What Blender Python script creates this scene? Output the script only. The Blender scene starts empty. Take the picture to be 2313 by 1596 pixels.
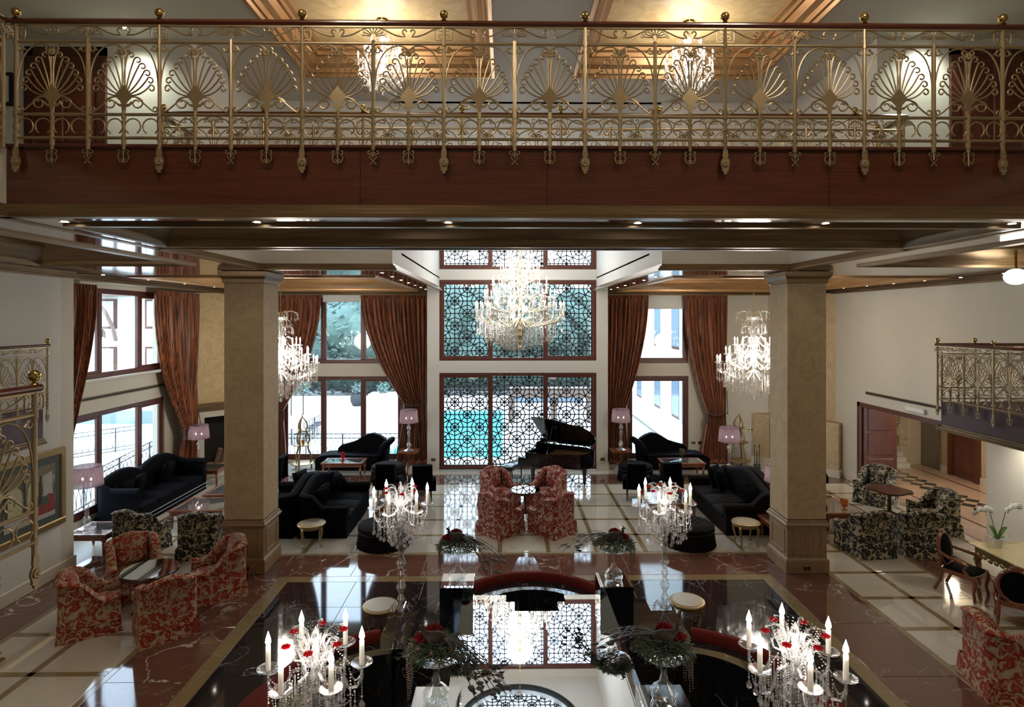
import bpy, math, random
from math import sin, cos, pi, radians, sqrt
from mathutils import Vector, Matrix
sc = bpy.context.scene
C = sc.collection
random.seed(7)
# ---------------------------------------------------------------- camera
cam = bpy.data.objects.new('camera', bpy.data.cameras.new('camera')); C.objects.link(cam)
cam.data.sensor_width = 36.0; cam.data.lens = 36 * 1325 / 2313
cam.data.shift_y = -78 / 2313; cam.data.clip_start = 0.05; cam.data.clip_end = 300
cam.location = (0, 0, 5); cam.rotation_euler = (pi / 2, 0, -math.atan(16.5 / 1325))
sc.camera = cam
# ---------------------------------------------------------------- world, exposure
W = bpy.data.worlds.new('sky'); sc.world = W; W.use_nodes = True
nt = W.node_tree; nt.nodes.clear()
bg = nt.nodes.new('ShaderNodeBackground'); wo = nt.nodes.new('ShaderNodeOutputWorld')
tc = nt.nodes.new('ShaderNodeTexCoord'); sx = nt.nodes.new('ShaderNodeSeparateXYZ'); rp = nt.nodes.new('ShaderNodeValToRGB')
nt.links.new(tc.outputs['Generated'], sx.inputs[0]); nt.links.new(sx.outputs['Z'], rp.inputs[0])
rp.color_ramp.elements[0].color = (.76, .88, 1, 1); rp.color_ramp.elements[1].color = (.54, .75, 1, 1)
nt.links.new(rp.outputs[0], bg.inputs[0]); bg.inputs[1].default_value = 4.0
nt.links.new(bg.outputs[0], wo.inputs[0])
vs = sc.view_settings
vs.view_transform = 'Standard'; vs.look = 'None'; vs.exposure = 1.0; vs.gamma = 1; vs.use_curve_mapping = False
cy = sc.cycles
cy.use_denoising = True; cy.max_bounces = 10; cy.diffuse_bounces = 4; cy.glossy_bounces = 4; cy.transmission_bounces = 4
cy.transparent_max_bounces = 12; cy.sample_clamp_indirect = 6; cy.caustics_reflective = False; cy.caustics_refractive = False
WARM = (1, .90, .76)
def light(name, kind, loc, power, col=WARM, size=.1, rot=None, spot=None, size_y=None, portal=False):
    d = bpy.data.lights.new(name, kind); d.energy = power; d.color = col
    if kind == 'AREA':
        d.size = size
        if size_y: d.shape = 'RECTANGLE'; d.size_y = size_y
        if portal: d.cycles.is_portal = True
    else: d.shadow_soft_size = size
    if spot: d.spot_size = radians(spot); d.spot_blend = 1
    o = bpy.data.objects.new(name, d); C.objects.link(o); o.location = loc
    if rot: o.rotation_euler = rot
    return o
# window portals guide the sky light into the room
light('portal_centre', 'AREA', (.44, 19.75, 4.5), 1, size=5.2, size_y=8.6, rot=(-pi / 2, 0, 0), portal=True)
light('portal_left', 'AREA', (-5.65, 20.8, 3.0), 1, size=4.3, size_y=5.6, rot=(-pi / 2, 0, 0), portal=True)
light('portal_right', 'AREA', (5.35, 20.8, 3.0), 1, size=2.2, size_y=5.6, rot=(-pi / 2, 0, 0), portal=True)
light('portal_side', 'AREA', (-10.2, 15.2, 3.0), 1, size=5.6, size_y=5.0, rot=(0, -pi / 2, 0), portal=True)
light('portal_skylight', 'AREA', (.44, 17.1, 9.5), 1, size=3.2, size_y=3.2, portal=True)
# ---------------------------------------------------------------- mesh helper
class MB:
    def __init__(s): s.v = []; s.f = []
    def add(s, vs, fs):
        o = len(s.v); s.v += [tuple(v) for v in vs]; s.f += [tuple(i + o for i in f) for f in fs]; return s
    def box(s, x0, x1, y0, y1, z0, z1, b=0.0):
        if b <= 0:
            return s.add([(x, y, z) for x in (x0, x1) for y in (y0, y1) for z in (z0, z1)],
                         [(0, 1, 3, 2), (4, 6, 7, 5), (0, 4, 5, 1), (2, 3, 7, 6), (0, 2, 6, 4), (1, 5, 7, 3)])
        b = min(b, (x1 - x0) * .45, (y1 - y0) * .45, (z1 - z0) * .45)
        P = ((x0, x1), (y0, y1), (z0, z1)); idx = {}; vs = []
        for i in (0, 1):
            for j in (0, 1):
                for k in (0, 1):
                    for a in range(3):
                        c = []
                        for ax, t in enumerate((i, j, k)):
                            q = P[ax][t]
                            if ax != a: q += b if t == 0 else -b
                            c.append(q)
                        idx[i, j, k, a] = len(vs); vs.append(c)
        fs = []
        for a in range(3):
            o1, o2 = (a + 1) % 3, (a + 2) % 3
            for t in (0, 1):
                q = []
                for (m, n) in ((0, 0), (1, 0), (1, 1), (0, 1)):
                    key = [0, 0, 0]; key[a] = t; key[o1] = m; key[o2] = n; q.append(idx[(*key, a)])
                fs.append(tuple(q if t else q[::-1]))
            for m in (0, 1):
                for n in (0, 1):
                    k0 = [0, 0, 0]; k1 = [0, 0, 0]; k0[o1] = k1[o1] = m; k0[o2] = k1[o2] = n; k1[a] = 1
                    q = [idx[(*k0, o1)], idx[(*k1, o1)], idx[(*k1, o2)], idx[(*k0, o2)]]
                    fs.append(tuple(q if (m == n) else q[::-1]))
        for i in (0, 1):
            for j in (0, 1):
                for k in (0, 1):
                    q = [idx[i, j, k, a] for a in range(3)]
                    fs.append(tuple(q if (i + j + k) % 2 else q[::-1]))
        return s.add(vs, fs)
    def bc(s, cx, cy, cz, sx, sy, sz, b=0.0):
        return s.box(cx - sx / 2, cx + sx / 2, cy - sy / 2, cy + sy / 2, cz - sz / 2, cz + sz / 2, b)
    def lathe(s, prof, n=16, c=(0, 0, 0), a0=0, a1=2 * pi, rx=1, ry=1, cap=True):
        cap = cap and tuple(prof[0]) != tuple(prof[-1])
        full = abs(a1 - a0 - 2 * pi) < 1e-6; m = n if full else n + 1; vs = []
        for i in range(m):
            a = a0 + (a1 - a0) * i / n
            for r, z in prof: vs.append((c[0] + r * cos(a) * rx, c[1] + r * sin(a) * ry, c[2] + z))
        L = len(prof); fs = []
        for i in range(n):
            j = (i + 1) % m
            for k in range(L - 1): fs.append((i * L + k, j * L + k, j * L + k + 1, i * L + k + 1))
        if full and not cap: pass
        elif full:
            if prof[0][0] > 1e-5: fs.append(tuple(i * L for i in range(n))[::-1])
            if prof[-1][0] > 1e-5: fs.append(tuple(i * L + L - 1 for i in range(n)))
        else: fs += [tuple(range(L)), tuple(range((m - 1) * L, m * L))[::-1]]
        return s.add(vs, fs)
    def tube(s, pts, r, n=6, closed=False, flat=1.0):
        P = [Vector(p) for p in pts]; N = len(P); vs = []; up = None
        for i, p in enumerate(P):
            a = P[(i - 1) % N] if (closed or i) else p
            b = P[(i + 1) % N] if (closed or i < N - 1) else p
            t = (b - a)
            t = t.normalized() if t.length > 1e-9 else Vector((0, 0, 1))
            if up is None:
                up = Vector((0, 1, 0)) if abs(t.y) < .9 else Vector((0, 0, 1))
            u = up - t * up.dot(t)
            if u.length < 1e-6: u = t.orthogonal()
            u.normalize(); up = u; w = t.cross(u); rr = r[i] if isinstance(r, (list, tuple)) else r
            for k in range(n):
                an = 2 * pi * (k + .5) / n; vs.append(p + (w * cos(an) + u * sin(an) * flat) * rr)
        fs = []
        for i in range(N if closed else N - 1):
            j = (i + 1) % N
            for k in range(n): fs.append((i * n + k, i * n + (k + 1) % n, j * n + (k + 1) % n, j * n + k))
        if not closed: fs += [tuple(range(n))[::-1], tuple(range((N - 1) * n, N * n))]
        return s.add(vs, fs)
    def prism(s, poly, h0, h1, axis='z'):
        f = {'z': lambda a, b, h: (a, b, h), 'y': lambda a, b, h: (a, h, b), 'x': lambda a, b, h: (h, a, b)}[axis]
        n = len(poly); vs = [f(a, b, h0) for a, b in poly] + [f(a, b, h1) for a, b in poly]
        fs = [(i, (i + 1) % n, n + (i + 1) % n, n + i) for i in range(n)] + [tuple(range(n))[::-1], tuple(range(n, 2 * n))]
        return s.add(vs, fs)
    def sph(s, c, r, n=10, m=6, sc_=(1, 1, 1)):
        prof = [(r * sin(pi * k / m), -r * cos(pi * k / m)) for k in range(m + 1)]
        prof[0] = (0, -r); prof[-1] = (0, r); o = len(s.v); s.lathe(prof, n)
        for i in range(o, len(s.v)):
            x, y, z = s.v[i]; s.v[i] = (c[0] + x * sc_[0], c[1] + y * sc_[1], c[2] + z * sc_[2])
        return s
    def grid(s, fn, nu, nv, cu=False):
        vs = [fn(i / nu, j / nv) for i in range(nu + (0 if cu else 1)) for j in range(nv + 1)]; L = nv + 1; fs = []
        for i in range(nu):
            k = (i + 1) % nu if cu else i + 1
            for j in range(nv): fs.append((i * L + j, k * L + j, k * L + j + 1, i * L + j + 1))
        return s.add(vs, fs)
    def oct(s, c, r, h):
        x, y, z = c
        return s.add([(x, y, z + h), (x + r, y, z), (x, y + r, z), (x - r, y, z), (x, y - r, z), (x, y, z - h * 1.3)],
                     [(0, 1, 2), (0, 2, 3), (0, 3, 4), (0, 4, 1), (5, 2, 1), (5, 3, 2), (5, 4, 3), (5, 1, 4)])
    def xf(s, M, start=0):
        for i in range(start, len(s.v)): s.v[i] = tuple(M @ Vector(s.v[i]))
        return s
    def mesh(s, name, m, smooth=40):
        me = bpy.data.meshes.new(name); me.from_pydata(s.v, [], s.f); me.validate()
        if m: me.materials.append(m)
        if smooth:
            me.shade_smooth(); me.set_sharp_from_angle(angle=radians(smooth))
        return me
    def ob(s, name, m, parent=None, loc=(0, 0, 0), rot=None, smooth=40, kind=None, label=None):
        return inst(name, s.mesh(name, m, smooth), parent, loc, rot, kind, label)
def inst(name, me, parent=None, loc=(0, 0, 0), rot=None, kind=None, label=None):
    o = bpy.data.objects.new(name, me); C.objects.link(o); o.parent = parent; o.location = loc
    if rot: o.rotation_euler = rot
    if kind: o['kind'] = kind
    if label: o['label'] = label
    return o
def tag(o, label, cat, group=None):
    o['label'] = label; o['category'] = cat
    if group: o['group'] = group
    return o
def thing(name, label, cat, loc=(0, 0, 0), rz=0, group=None):
    o = bpy.data.objects.new(name, None); C.objects.link(o); o.location = loc; o.rotation_euler = (0, 0, rz)
    return tag(o, label, cat, group)
def struct(o, label=None):
    o['kind'] = 'structure'
    if label: o['label'] = label
    return o
KIDS = {}
def kids(o): return [c for c in bpy.data.objects if c.parent == o]
def dup(root, loc, rz=0, label=None, group=None, scale=None):
    if root.name not in KIDS: KIDS[root.name] = [(c, kids(c)) for c in kids(root)]
    r = root.copy(); C.objects.link(r); r.location = loc; r.rotation_euler = (0, 0, rz)
    if label: r['label'] = label
    if group: r['group'] = group
    if scale: r.scale = scale
    for c, sub in KIDS[root.name]:
        d = c.copy(); C.objects.link(d); d.parent = r
        for g in sub: e = g.copy(); C.objects.link(e); e.parent = d
    return r
# ---------------------------------------------------------------- materials
def nm(name):
    m = bpy.data.materials.new(name); m.use_nodes = True; t = m.node_tree; t.nodes.clear()
    out = t.nodes.new('ShaderNodeOutputMaterial'); return m, t, out
def N(t, kind, **kw):
    n = t.nodes.new('ShaderNode' + kind)
    for k, v in kw.items():
        if k.startswith('_'): setattr(n, k[1:], v)
        else: n.inputs[k].default_value = v
    return n
def L(t, a, b): t.links.new(a, b)
def ramp(t, src, stops, const=False):
    r = t.nodes.new('ShaderNodeValToRGB'); e = r.color_ramp.elements
    if const: r.color_ramp.interpolation = 'CONSTANT'
    while len(e) < len(stops): e.new(.5)
    for el, (p, c) in zip(e, stops): el.position = p; el.color = (*c, 1) if len(c) == 3 else c
    if src: L(t, src, r.inputs[0])
    return r.outputs[0]
def g(v): return (v, v, v)
def coords(t, scale=(1, 1, 1), world=False):
    if world:
        c = t.nodes.new('ShaderNodeNewGeometry').outputs['Position']
    else: c = t.nodes.new('ShaderNodeTexCoord').outputs['Object']
    mp = t.nodes.new('ShaderNodeMapping'); mp.inputs['Scale'].default_value = scale
    L(t, c, mp.inputs[0]); return mp.outputs[0]
def noise(t, v, s, d=3, dist=0):
    n = N(t, 'TexNoise', Scale=s, Detail=d, Distortion=dist); L(t, v, n.inputs['Vector']); return n.outputs['Fac']
def mixc(t, f, a, b):
    m = t.nodes.new('ShaderNodeMix'); m.data_type = 'RGBA'
    for s_, i in ((f, 0), (a, 6), (b, 7)):
        if isinstance(s_, (int, float)): m.inputs[i].default_value = s_
        elif isinstance(s_, tuple): m.inputs[i].default_value = (*s_, 1)
        else: L(t, s_, m.inputs[i])
    return m.outputs[2]
def math_(t, op, a, b=None):
    m = t.nodes.new('ShaderNodeMath'); m.operation = op
    for i, s_ in enumerate((a, b)):
        if s_ is None: continue
        if isinstance(s_, (int, float)): m.inputs[i].default_value = s_
        else: L(t, s_, m.inputs[i])
    return m.outputs[0]
def princ(t, out, col=None, rough=.5, metal=0, **kw):
    p = t.nodes.new('ShaderNodeBsdfPrincipled')
    if col is not None:
        if isinstance(col, tuple): p.inputs['Base Color'].default_value = (*col, 1)
        else: L(t, col, p.inputs['Base Color'])
    if isinstance(rough, (int, float)): p.inputs['Roughness'].default_value = rough
    else: L(t, rough, p.inputs['Roughness'])
    p.inputs['Metallic'].default_value = metal
    for k, v in kw.items(): p.inputs[k.replace('_', ' ')].default_value = v
    L(t, p.outputs[0], out.inputs[0]); return p
def bump(t, p, h, s=.2, d=.01):
    b = N(t, 'Bump', Strength=s, Distance=d); L(t, h, b.inputs['Height']); L(t, b.outputs[0], p.inputs['Normal'])
def plain(name, col, rough=.5, metal=0, var=.06, vs_=6, **kw):
    m, t, o = nm(name); v = coords(t); n = noise(t, v, vs_, 4)
    c = mixc(t, n, tuple(x * (1 - var) for x in col), tuple(min(1, x * (1 + var)) for x in col))
    princ(t, o, c, rough, metal, **kw); return m
def wood(name, c0, c1, rough=.3, sc_=(2, 14, 14), coat=.0):
    m, t, o = nm(name); v = coords(t, sc_); n = noise(t, v, 2.2, 6, 1.2)
    c = ramp(t, n, [(.3, c0), (.7, c1)]); p = princ(t, o, c, rough, Coat_Weight=coat, Coat_Roughness=.08)
    bump(t, p, n, .06, .004); return m
def stucco(name, c0, c1, rough=.6):
    m, t, o = nm(name); v = coords(t, (1, 1, 1)); n = noise(t, v, 2.6, 5, 2.4); n2 = noise(t, v, 9, 3, 1.2)
    c = ramp(t, n, [(.35, c0), (.62, c1)]); p = princ(t, o, c, rough); bump(t, p, n2, .12, .01); return m
def marble(name, base, vein, vs_=1.1, width=.015, rough=.07, second=None, rnd=.08):
    m, t, o = nm(name); v = coords(t, (1, 1, 1), True)
    inf = t.nodes.new('ShaderNodeObjectInfo'); off = t.nodes.new('ShaderNodeVectorMath'); off.operation = 'MULTIPLY_ADD'
    cx = t.nodes.new('ShaderNodeCombineXYZ')
    for i in range(3): L(t, inf.outputs['Random'], cx.inputs[i])
    L(t, cx.outputs[0], off.inputs[0]); off.inputs[1].default_value = (37, 53, 11); L(t, v, off.inputs[2]); v2 = off.outputs[0]
    n = noise(t, v2, vs_, 7, .5); a = math_(t, 'ABSOLUTE', math_(t, 'SUBTRACT', n, .5))
    mask = ramp(t, noise(t, v2, vs_ * .8, 2), [(.42, g(0)), (.6, g(1))])
    fac = math_(t, 'MULTIPLY', ramp(t, a, [(0, g(1)), (width, g(0))]), mask)
    n3 = noise(t, v2, vs_ * 2.6, 6, .9); f3 = math_(t, 'MULTIPLY', ramp(t, math_(t, 'ABSOLUTE', math_(t, 'SUBTRACT', n3, .52)), [(0, g(.55)), (width * .7, g(0))]), ramp(t, noise(t, v2, vs_ * 1.7, 2), [(.5, g(0)), (.62, g(1))]))
    fac = math_(t, 'MAXIMUM', fac, f3)
    cl = noise(t, v2, vs_ * 3, 5, .6)
    b = mixc(t, cl, base, second or tuple(x * .82 for x in base))
    b2 = mixc(t, math_(t, 'MULTIPLY', inf.outputs['Random'], rnd * 4), b, tuple(x * .8 for x in base))
    c = mixc(t, fac, b2, vein); princ(t, o, c, rough, Specular_IOR_Level=.75); return m
def floral(name, ground, motif, motif2, s=7.0, more=0.0):
    m, t, o = nm(name); v = coords(t, (1, 1, 1))
    n = N(t, 'TexNoise', Scale=s * .5, Detail=1.0); L(t, v, n.inputs['Vector'])
    ad = t.nodes.new('ShaderNodeVectorMath'); ad.operation = 'MULTIPLY_ADD'; L(t, n.outputs['Color'], ad.inputs[0])
    ad.inputs[1].default_value = (.2, .2, .2); L(t, v, ad.inputs[2]); v2 = ad.outputs[0]
    vo = N(t, 'TexVoronoi', Scale=s, Randomness=.6); L(t, v2, vo.inputs['Vector']); d = vo.outputs['Distance']
    pet = N(t, 'TexVoronoi', Scale=s * 3.2, Randomness=.9); L(t, v2, pet.inputs['Vector']); pd = pet.outputs['Distance']
    # lobed flower heads, a leaf layer and thin curling stems
    lob = math_(t, 'ADD', d, math_(t, 'MULTIPLY', pd, .28))
    flower = ramp(t, lob, [(.44 + more, g(1)), (.465 + more, g(0))])
    eye = ramp(t, math_(t, 'ABSOLUTE', math_(t, 'SUBTRACT', lob, .30)), [(.012, g(0)), (.026, g(1))])
    w = N(t, 'TexNoise', Scale=s * 1.25, Detail=.6, Distortion=2.2); L(t, v2, w.inputs['Vector']); wf = w.outputs['Fac']
    st = ramp(t, math_(t, 'ABSOLUTE', math_(t, 'SUBTRACT', wf, .48)), [(.022, g(1)), (.034, g(0))])
    lv = ramp(t, math_(t, 'SUBTRACT', wf, math_(t, 'MULTIPLY', pd, .22)), [(.50 - more, g(0)), (.515 - more, g(1))])
    f = math_(t, 'MAXIMUM', math_(t, 'MAXIMUM', math_(t, 'MULTIPLY', flower, eye), lv), st)
    c = mixc(t, f, ground, mixc(t, noise(t, v, 3), motif, motif2))
    p = princ(t, o, c, .85, Sheen_Weight=.08, Sheen_Roughness=.4); bump(t, p, f, .25, .004); return m
def velvet(name, col, sheen=.5, tint=(.25, .3, .45)):
    m, t, o = nm(name); v = coords(t); n = noise(t, v, 14, 4)
    c = mixc(t, n, tuple(x * .7 for x in col), col)
    p = princ(t, o, c, .75, Sheen_Weight=sheen, Sheen_Roughness=.35, Specular_IOR_Level=.06)
    p.inputs['Sheen Tint'].default_value = (*tint, 1); bump(t, p, n, .15, .006); return m
def silk(name, c0, c1):
    m, t, o = nm(name); v = coords(t, (22, 22, .5)); n = noise(t, v, 1.3, 3, .2)
    c = ramp(t, n, [(.36, c0), (.62, c1)]); princ(t, o, c, .42, Sheen_Weight=.2, Specular_IOR_Level=.35); return m
def emis(name, col, s, nosample=True):
    m, t, o = nm(name); e = t.nodes.new('ShaderNodeEmission'); e.inputs[0].default_value = (*col, 1); e.inputs[1].default_value = s
    L(t, e.outputs[0], o.inputs[0])
    if nosample: m.cycles.emission_sampling = 'NONE'
    return m
def glassy(name, tint=(1, 1, 1), base=.06, rough=0.0, diff=0.0, ior=1.5, gl=(1, 1, 1)):
    m, t, o = nm(name); tr = t.nodes.new('ShaderNodeBsdfTransparent'); tr.inputs[0].default_value = (*tint, 1)
    gs = N(t, 'BsdfGlossy', Roughness=rough); gs.inputs[0].default_value = (*gl, 1); fr = N(t, 'Fresnel')
    gm = t.nodes.new('ShaderNodeNewGeometry'); L(t, math_(t, 'ADD', math_(t, 'MULTIPLY', gm.outputs['Backfacing'], 1 / ior - ior), ior), fr.inputs['IOR'])
    f = math_(t, 'MINIMUM', math_(t, 'ADD', fr.outputs[0], base), 1.0); mx = t.nodes.new('ShaderNodeMixShader')
    L(t, f, mx.inputs[0]); L(t, tr.outputs[0], mx.inputs[1]); L(t, gs.outputs[0], mx.inputs[2]); last = mx
    if diff:
        df = t.nodes.new('ShaderNodeBsdfDiffuse'); df.inputs[0].default_value = (*gl, 1); m2 = N(t, 'MixShader', Fac=diff)
        L(t, mx.outputs[0], m2.inputs[1]); L(t, df.outputs[0], m2.inputs[2]); last = m2
    L(t, last.outputs[0], o.inputs[0]); return m
K = {}
K['wall'] = plain('wall_paint', (.58, .54, .455), .7, var=.03, vs_=2)
K['white'] = plain('white_paint', (.64, .62, .575), .7, var=.02, vs_=2)
K['mahog'] = wood('mahogany', (.085, .022, .012), (.13, .036, .018), .22, (.6, 6, 14), .35)
K['soffit'] = wood('polished_mahogany', (.05, .02, .016), (.085, .035, .028), .09, (.6, .6, 6), .6)
K['red_wood'] = wood('red_window_wood', (.075, .022, .014), (.12, .034, .02), .4, (3, 3, 1))
K['furn'] = wood('furniture_wood', (.16, .05, .02), (.27, .09, .035), .25, (6, 6, 3), .3)
K['furn_dark'] = wood('dark_wood', (.05, .015, .01), (.10, .03, .018), .2, (6, 6, 3), .4)
K['gold_mould'] = wood('gilded_moulding', (.14, .088, .042), (.24, .16, .078), .36, (.5, .5, 9))
K['gold_mould'].node_tree.nodes['Principled BSDF'].inputs['Metallic'].default_value = .45
K['copper'] = wood('coppery_gold_moulding', (.34, .18, .075), (.50, .29, .13), .35, (.5, .5, 9))
K['copper'].node_tree.nodes['Principled BSDF'].inputs['Metallic'].default_value = .5
K['stucco'] = stucco('ochre_stucco', (.44, .325, .185), (.52, .40, .24))
K['stucco_gold'] = stucco('golden_stucco', (.55, .40, .19), (.66, .50, .27))
K['ceil_gold'] = stucco('gold_leaf_ceiling', (.60, .42, .19), (.74, .55, .29), .5)
K['dado'] = wood('gilt_oak', (.24, .15, .075), (.34, .23, .12), .4, (5, 5, 1.2))
K['cream'] = marble('cream_marble', (.66, .61, .51), (.52, .44, .32), .7, .01, .06)
K['beige'] = marble('beige_marble', (.30, .21, .10), (.42, .33, .2), 1.5, .012, .08)
K['redm'] = marble('red_marble', (.185, .080, .054), (.70, .60, .50), 1.0, .010, .06, (.115, .05, .035))
K['blackm'] = marble('black_marble', (.012, .012, .014), (.45, .44, .42), .75, .0035, .05, (.02, .02, .022), .1)
K['stone'] = plain('pale_stone', (.62, .57, .48), .35, vs_=3)
K['iron'] = plain('gilded_iron', (.38, .29, .165), .38, .6, var=.15)
K['pale_gold'] = plain('pale_gilt_metal', (.78, .68, .48), .2, .9, var=.05)
K['brass'] = plain('polished_brass', (.60, .43, .16), .15, 1, var=.08)
K['gilt'] = plain('gilded_wood', (.38, .27, .12), .34, .7, var=.2)
K['black_iron'] = plain('black_iron', (.03, .03, .035), .5, .3)
K['plum'] = plain('plum_lacquer', (.085, .042, .052), .5, var=.05)
K['floral_red'] = floral('red_floral_damask', (.45, .35, .225), (.34, .034, .010), (.23, .018, .008), 6.2, .055)
K['floral_rose'] = floral('rose_floral_damask', (.50, .38, .28), (.27, .026, .024), (.20, .020, .02), 7, .095)
K['floral_black'] = floral('black_floral_damask', (.42, .36, .22), (.006, .006, .008), (.010, .010, .012), 6.2, .075)
K['velvet'] = velvet('black_velvet', (.004, .004, .0055), .04)
K['velvet_brown'] = velvet('charcoal_velvet', (.012, .010, .0095), .07, (.4, .36, .34))
K['velvet_red'] = velvet('brick_red_velvet', (.16, .022, .016), .12, (.6, .3, .25))
K['silk'] = silk('rust_silk', (.045, .015, .009), (.31, .092, .026))
K['cord'] = plain('dark_cord', (.06, .04, .03), .7)
K['pane'] = glassy('window_glass', (.97, .99, 1), .0)
K['crystal'] = glassy('crystal', (.97, .97, .98), .20, .05, .07)
K['crystal_hot'] = glassy('chandelier_crystal', (.96, .95, .93), .15, .08, .045)
K['clear'] = glassy('clear_glass', (.97, .985, .985), .03, .01, 0)
K['red_glass'] = glassy('red_glass', (.8, .03, .05), .05, .05, .35, gl=(.7, .05, .07))
K['amber_glass'] = glassy('amber_glass', (.85, .55, .2), .05, .05, .2, gl=(.8, .5, .2))
K['smoke_glass'] = glassy('smoked_glass', (.5, .46, .3), .08, .03, .1, gl=(.5, .45, .3))
K['table_glass'] = glassy('table_glass', (.55, .52, .48), .12, .01, .03)
K['champagne'] = plain('champagne_mirror', (.50, .44, .33), .32, .7, var=.05)
K['mirror'] = plain('mirror', (.86, .88, .90), .012, 1, var=.01)
K['dark_mirror'] = plain('smoked_mirror', (.42, .46, .50), .02, 1, var=.02)
K['flame'] = emis('candle_bulb', (1, .92, .78), 11)
K['spot'] = emis('downlight_lens', (1, .93, .8), 16)
K['globe'] = emis('lit_globe', (1, .9, .72), 6)
m, t, o = nm('white_candle'); x1 = t.nodes.new('ShaderNodeBsdfDiffuse'); x2 = t.nodes.new('ShaderNodeBsdfTranslucent'); x3 = N(t, 'MixShader', Fac=.5)
x1.inputs[0].default_value = x2.inputs[0].default_value = (.93, .91, .87, 1); L(t, x1.outputs[0], x3.inputs[1]); L(t, x2.outputs[0], x3.inputs[2]); L(t, x3.outputs[0], o.inputs[0]); K['wax'] = m
K['piano'] = plain('piano_lacquer', (.006, .006, .007), .05, var=.02, Coat_Weight=.5)
K['ivory'] = plain('ivory', (.8, .78, .7), .3)
K['shade'] = None
m, t, o = nm('mauve_organza'); v = coords(t, (30, 30, .4)); n = noise(t, v, 2, 2)
col = ramp(t, n, [(.3, (.22, .145, .165)), (.7, (.36, .255, .285))]); df = t.nodes.new('ShaderNodeBsdfDiffuse'); tl = t.nodes.new('ShaderNodeBsdfTranslucent')
tp = t.nodes.new('ShaderNodeBsdfTransparent'); L(t, col, df.inputs[0]); L(t, col, tl.inputs[0])
a_ = N(t, 'MixShader', Fac=.6); b_ = N(t, 'MixShader', Fac=.07); L(t, df.outputs[0], a_.inputs[1]); L(t, tl.outputs[0], a_.inputs[2])
L(t, a_.outputs[0], b_.inputs[1]); L(t, tp.outputs[0], b_.inputs[2]); L(t, b_.outputs[0], o.inputs[0]); K['shade'] = m
K['foliage'] = plain('fir_green', (.085, .12, .075), .7, var=.5, vs_=20)
K['leaf'] = plain('glossy_leaf', (.06, .16, .03), .4, var=.3, vs_=20)
K['petal_red'] = plain('red_petal', (.11, .002, .004), .8, var=.3, vs_=30, Specular_IOR_Level=.1)
K['petal_white'] = plain('white_petal', (.85, .85, .82), .5, var=.05)
K['feather'] = plain('peacock_feather', (.06, .05, .038), .5, var=.4, vs_=30)
K['plumage'] = plain('brown_plumage', (.045, .032, .026), .6, .0, var=.6, vs_=40, Specular_IOR_Level=.2)
K['bead'] = plain('brown_bead', (.25, .19, .17), .2, .4)
K['black_lattice'] = plain('black_lattice', (.012, .013, .016), .5)
K['plastic'] = plain('white_plastic', (.75, .75, .73), .4)
K['dark'] = plain('soot_black', (.012, .011, .010), .9)
K['ash'] = plain('log_bark', (.22, .14, .09), .9, var=.4, vs_=20)
K['terr'] = plain('pale_paving', (.62, .60, .56), .6, var=.05, vs_=1)
K['grass'] = plain('lawn_green', (.07, .20, .045), .9, var=.3, vs_=30)
K['tree'] = plain('tree_leaf', (.085, .14, .115), .8, var=.5, vs_=3)
K['hedge'] = plain('hedge_green', (.028, .05, .038), .8, var=.5, vs_=3)
K['tree2'] = plain('pale_leaf', (.14, .20, .17), .8, var=.5, vs_=3)
K['trunk'] = plain('bark', (.10, .07, .05), .9, var=.3, vs_=8)
K['render_w'] = plain('white_render', (.80, .79, .76), .8, var=.02)
K['pool'] = plain('pool_water', (.10, .42, .46), .05, var=.15, vs_=2)
K['brownbeam'] = plain('brown_beam', (.20, .13, .10), .7)
K['blue'] = plain('blue_grey_glass', (.18, .24, .30), .1)
K['sheer'] = plain('sheer_curtain', (.55, .60, .62), .8)
K['pot'] = plain('grey_pot', (.03, .032, .036), .6)
K['steel'] = plain('brushed_steel', (.30, .28, .25), .35, .9)
K['redlac'] = wood('oxblood_door', (.075, .018, .008), (.12, .032, .014), .3, (4, 4, .8))
K['green_in'] = plain('dark_inlay', (.05, .055, .045), .1)
K['onyx'] = marble('yellow_onyx', (.62, .50, .25), (.42, .30, .12), 1.3, .02, .1)
K['clay'] = plain('pink_floor', (.52, .36, .26), .12, vs_=2)
# ================================================================ STRUCTURE
CX = .42; ZC = 5.94
def ringprof(mb, x0, x1, y0, y1, prof):
    vs = []
    for d, z in prof: vs += [(x0 + d, y0 + d, z), (x1 - d, y0 + d, z), (x1 - d, y1 - d, z), (x0 + d, y1 - d, z)]
    fs = [(k * 4 + i, k * 4 + (i + 1) % 4, k * 4 + 4 + (i + 1) % 4, k * 4 + 4 + i) for k in range(len(prof) - 1) for i in range(4)]
    return mb.add(vs, fs)
def S(name, mb, m, parent=None, smooth=0):
    o = mb.ob(name, m, parent, smooth=smooth)
    return o if parent else struct(o)
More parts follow.
